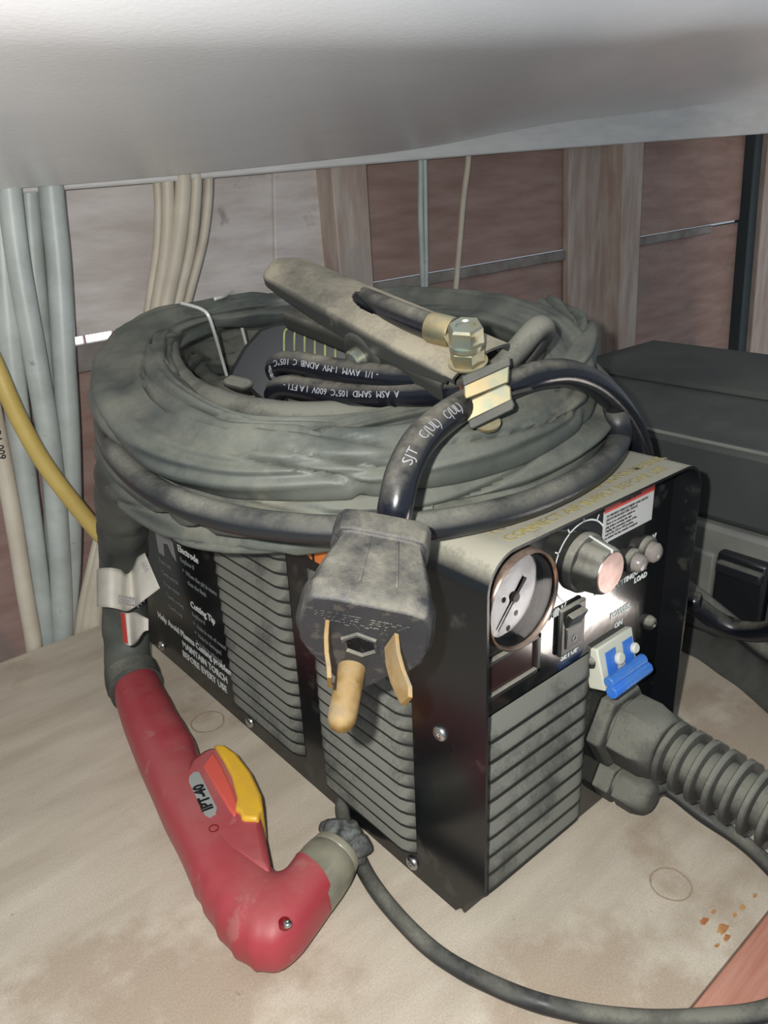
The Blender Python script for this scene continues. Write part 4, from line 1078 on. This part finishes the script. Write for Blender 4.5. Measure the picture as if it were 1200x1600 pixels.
# ------------------------------------------------------------------ things inside the coil
gd = empty('slotted_guard', Z(450, 600, .235), 'black plastic slotted guard with green edged slots inside the coil', 'guard')
bm = BM()
pr = [(350, 598), (360, 575), (380, 540), (405, 512), (430, 503), (470, 499), (540, 500), (560, 520), (560, 600), (420, 640), (390, 612)]
fz = D(470, 560, .530); fn = V((-.55, -.62, .30)).normalized()
def fpz(px, py, off=0):
    d = ray(px, py); p0 = fz + fn * off; return CAM + d * ((p0 - CAM).dot(fn) / d.dot(fn))
slab(bm, [fpz(x, y) for x, y in pr], .035, fn)
link('guard_body', bm, m_black, gd, 30, bevel=.003)
bm = BM()
slab(bm, [fpz(x, y, .004) for x, y in [(346, 592), (360, 585), (392, 592), (396, 604), (380, 612), (348, 604)]], .03, fn); link('foot', bm, m_rubber_d, gd, 30, bevel=.003)
for k in range(6):
    xk = 444 + k * 16; yt = 514 + k * 1.5
    bm = BM()
    tube(bm, [fpz(xk + 16, yt - 3, .0012), fpz(xk + 6, yt - 1, .0012), fpz(xk + 1, yt + 4, .0012), fpz(xk, yt + 14, .0012), fpz(xk, yt + 36, .0012), fpz(xk, yt + 70, .0012)], .0007, 8, 6)
    link('slot_edge', bm, m_green, gd)
for pts, lab in (([(284, 474, .310), (300, 478, .309), (316, 484, .307), (326, 494, .303), (335, 520, .290), (345, 555, .270), (354, 586, .252)], 'left bright bent wire standing inside the coil'),
                 ([(336, 467, .310), (350, 463, .310), (366, 455, .309), (370, 470, .304), (374, 495, .292), (380, 520, .279), (386, 543, .266)], 'right bright bent wire standing inside the coil by the slotted guard')):
    bm = BM(); tube(bm, [Z(x, y, z) for x, y, z in pts], .0013, 10, 8); tag(link('bent_wire', bm, m_wire), lab, 'wire')

# ------------------------------------------------------------------ right background
case = empty('tool_case', (.55, .25, 0), 'large dusty black plastic tool case with latch behind the machine', 'tool case')
CX = .335
def cquad(pts, depth, m, name, bev=.004, xx=CX, label=None, parent=None):
    bm = BM(); slab(bm, [X(x, y, xx) for x, y in pts], depth, V((-1, 0, 0))); return link(name, bm, m, parent or case, 30, bevel=bev, label=label)
body_y0, body_y1 = -.14, .335
ztop_ = .215
bm = BM(); bx(bm, CX, CX + .34, body_y0, body_y1, .122, .188)
link('lid', bm, m_case, case, 30, bevel=.007)
bm = BM(); bx(bm, CX + .01, CX + .35, body_y0 + .01, body_y1 - .01, .012, .098)
link('body', bm, m_case, case, 30, bevel=.008)
bm = BM(); bx(bm, CX - .008, CX + .345, body_y0 - .006, body_y1, .096, .124); link('rim', bm, m_case_g, case, 30, bevel=.004)
bm = BM()
bx(bm, CX + .14, CX + .30, body_y0 + .03, body_y1 - .03, .186, .194)
link('lid_panel', bm, m_case, case, 30, bevel=.004)
bm = BM(); bx(bm, CX + .001, CX + .004, body_y0 + .005, body_y1 - .01, .185, .1885); link('lid_seam', bm, m_case_g, case, 30, bevel=.0015)
lt = X(1157, 925, CX - .01)
bm = BM(); box(bm, (CX - .010, lt.y, lt.z), (.012, .040, .062)); la = link('latch', bm, m_black, case, 30, bevel=.003)
bm = BM(); box(bm, (CX - .017, lt.y, lt.z + .020), (.008, .036, .010)); link('latch_lip', bm, m_rubber, la, 30, bevel=.002)
for s in (-1, 1):
    bm = BM(); box(bm, (CX - .004, lt.y + s * .034, lt.z - .004), (.014, .022, .058)); link('latch_rib', bm, m_case_g, case, 30, bevel=.003)

bm = BM(); tube(bm, [V((.23, .17, .055)), X(1060, 938, .27), X(1085, 945, .275), X(1120, 970, .285), X(1160, 985, .29), X(1205, 985, .285), X(1260, 960, .28)], .0075, 16, 10)
tag(link('black_cable', bm, m_cord, None, 60), 'black cable curving out beside the machine in front of the case latch', 'cable')
bm = BM(); tube(bm, [X(1040, 900, .29), X(1085, 930, .295), X(1120, 958, .298), X(1150, 982, .302), X(1190, 1015, .30), X(1240, 1050, .29)], .0075, 16, 10)
tag(link('black_cable', bm, m_rubber, None, 60), 'second black cable slanting down behind the curved one to the dark cloth', 'cable')
# crumpled dark cloth under the case
bm = BM(); outl = [(1062, 1016), (1090, 1030), (1120, 1052), (1150, 1072), (1180, 1098), (1210, 1125)]
gridn = 26; gv = []
for i in range(gridn + 1):
    t = i / gridn * (len(outl) - 1); k = min(len(outl) - 2, int(t)); f = t - k
    px = outl[k][0] * (1 - f) + outl[k + 1][0] * f; py = outl[k][1] * (1 - f) + outl[k + 1][1] * f
    e = Z(px, py, 0); row = []
    for j in range(gridn + 1):
        u = j / gridn; p = e + V((.16, .05, 0)) * u
        h = .022 * min(1, math.sin(min(1, u * 4) * PI / 2)) + .012 * noise.noise(p * 30) * min(1, u * 5) + .006 * noise.noise(p * 80) * min(1, u * 6)
        row.append(bm.verts.new((p.x, p.y, max(.0006, h * (u > 0)))))
    gv.append(row)
for i in range(gridn):
    for j in range(gridn): bm.faces.new((gv[i][j], gv[i + 1][j], gv[i + 1][j + 1], gv[i][j + 1]))
o = link('crumpled_cloth', bm, m_cloth, None, 70); sm = o.modifiers.new('s', 'SOLIDIFY'); sm.thickness = .002; sm.offset = 0
tag(o, 'crumpled dark grey cloth on the worktop under the tool case', 'cloth')

# ------------------------------------------------------------------ light
def lamp(name, typ, loc, energy, color=(1, 1, 1), tgt=None, **kw):
    d = bpy.data.lights.new(name, typ); d.energy = energy; d.color = color
    for k, v in kw.items(): setattr(d, k, v)
    o = bpy.data.objects.new(name, d); COL.objects.link(o); o.location = loc
    if tgt is not None: o.rotation_euler = (V(tgt) - V(loc)).to_track_quat('-Z', 'Y').to_euler()
    return o
FL = CAM - RIGHT * .020 + UP * .012
lamp('phone_flash', 'POINT', FL, 5.2, (1.0, .985, .95), shadow_soft_size=.0035)
lamp('panel_glare_spot', 'SPOT', (3.2, -2.6, 1.6), 8500, (1, .94, .91), tgt=(1.5, -.97, -.85), spot_size=math.radians(9.5), spot_blend=.5, shadow_soft_size=.02)  # added narrow spot: lights an unseen floor patch to put glare on the panel
w = bpy.data.worlds.new('world'); bpy.context.scene.world = w; w.use_nodes = True
w.node_tree.nodes['Background'].inputs[0].default_value = (.75, .88, 1, 1); w.node_tree.nodes['Background'].inputs[1].default_value = .19

sc = bpy.context.scene
sc.view_settings.view_transform = 'Standard'; sc.view_settings.look = 'None'; sc.view_settings.gamma = 1; sc.view_settings.exposure = 1.08
sc.view_settings.use_curve_mapping = False
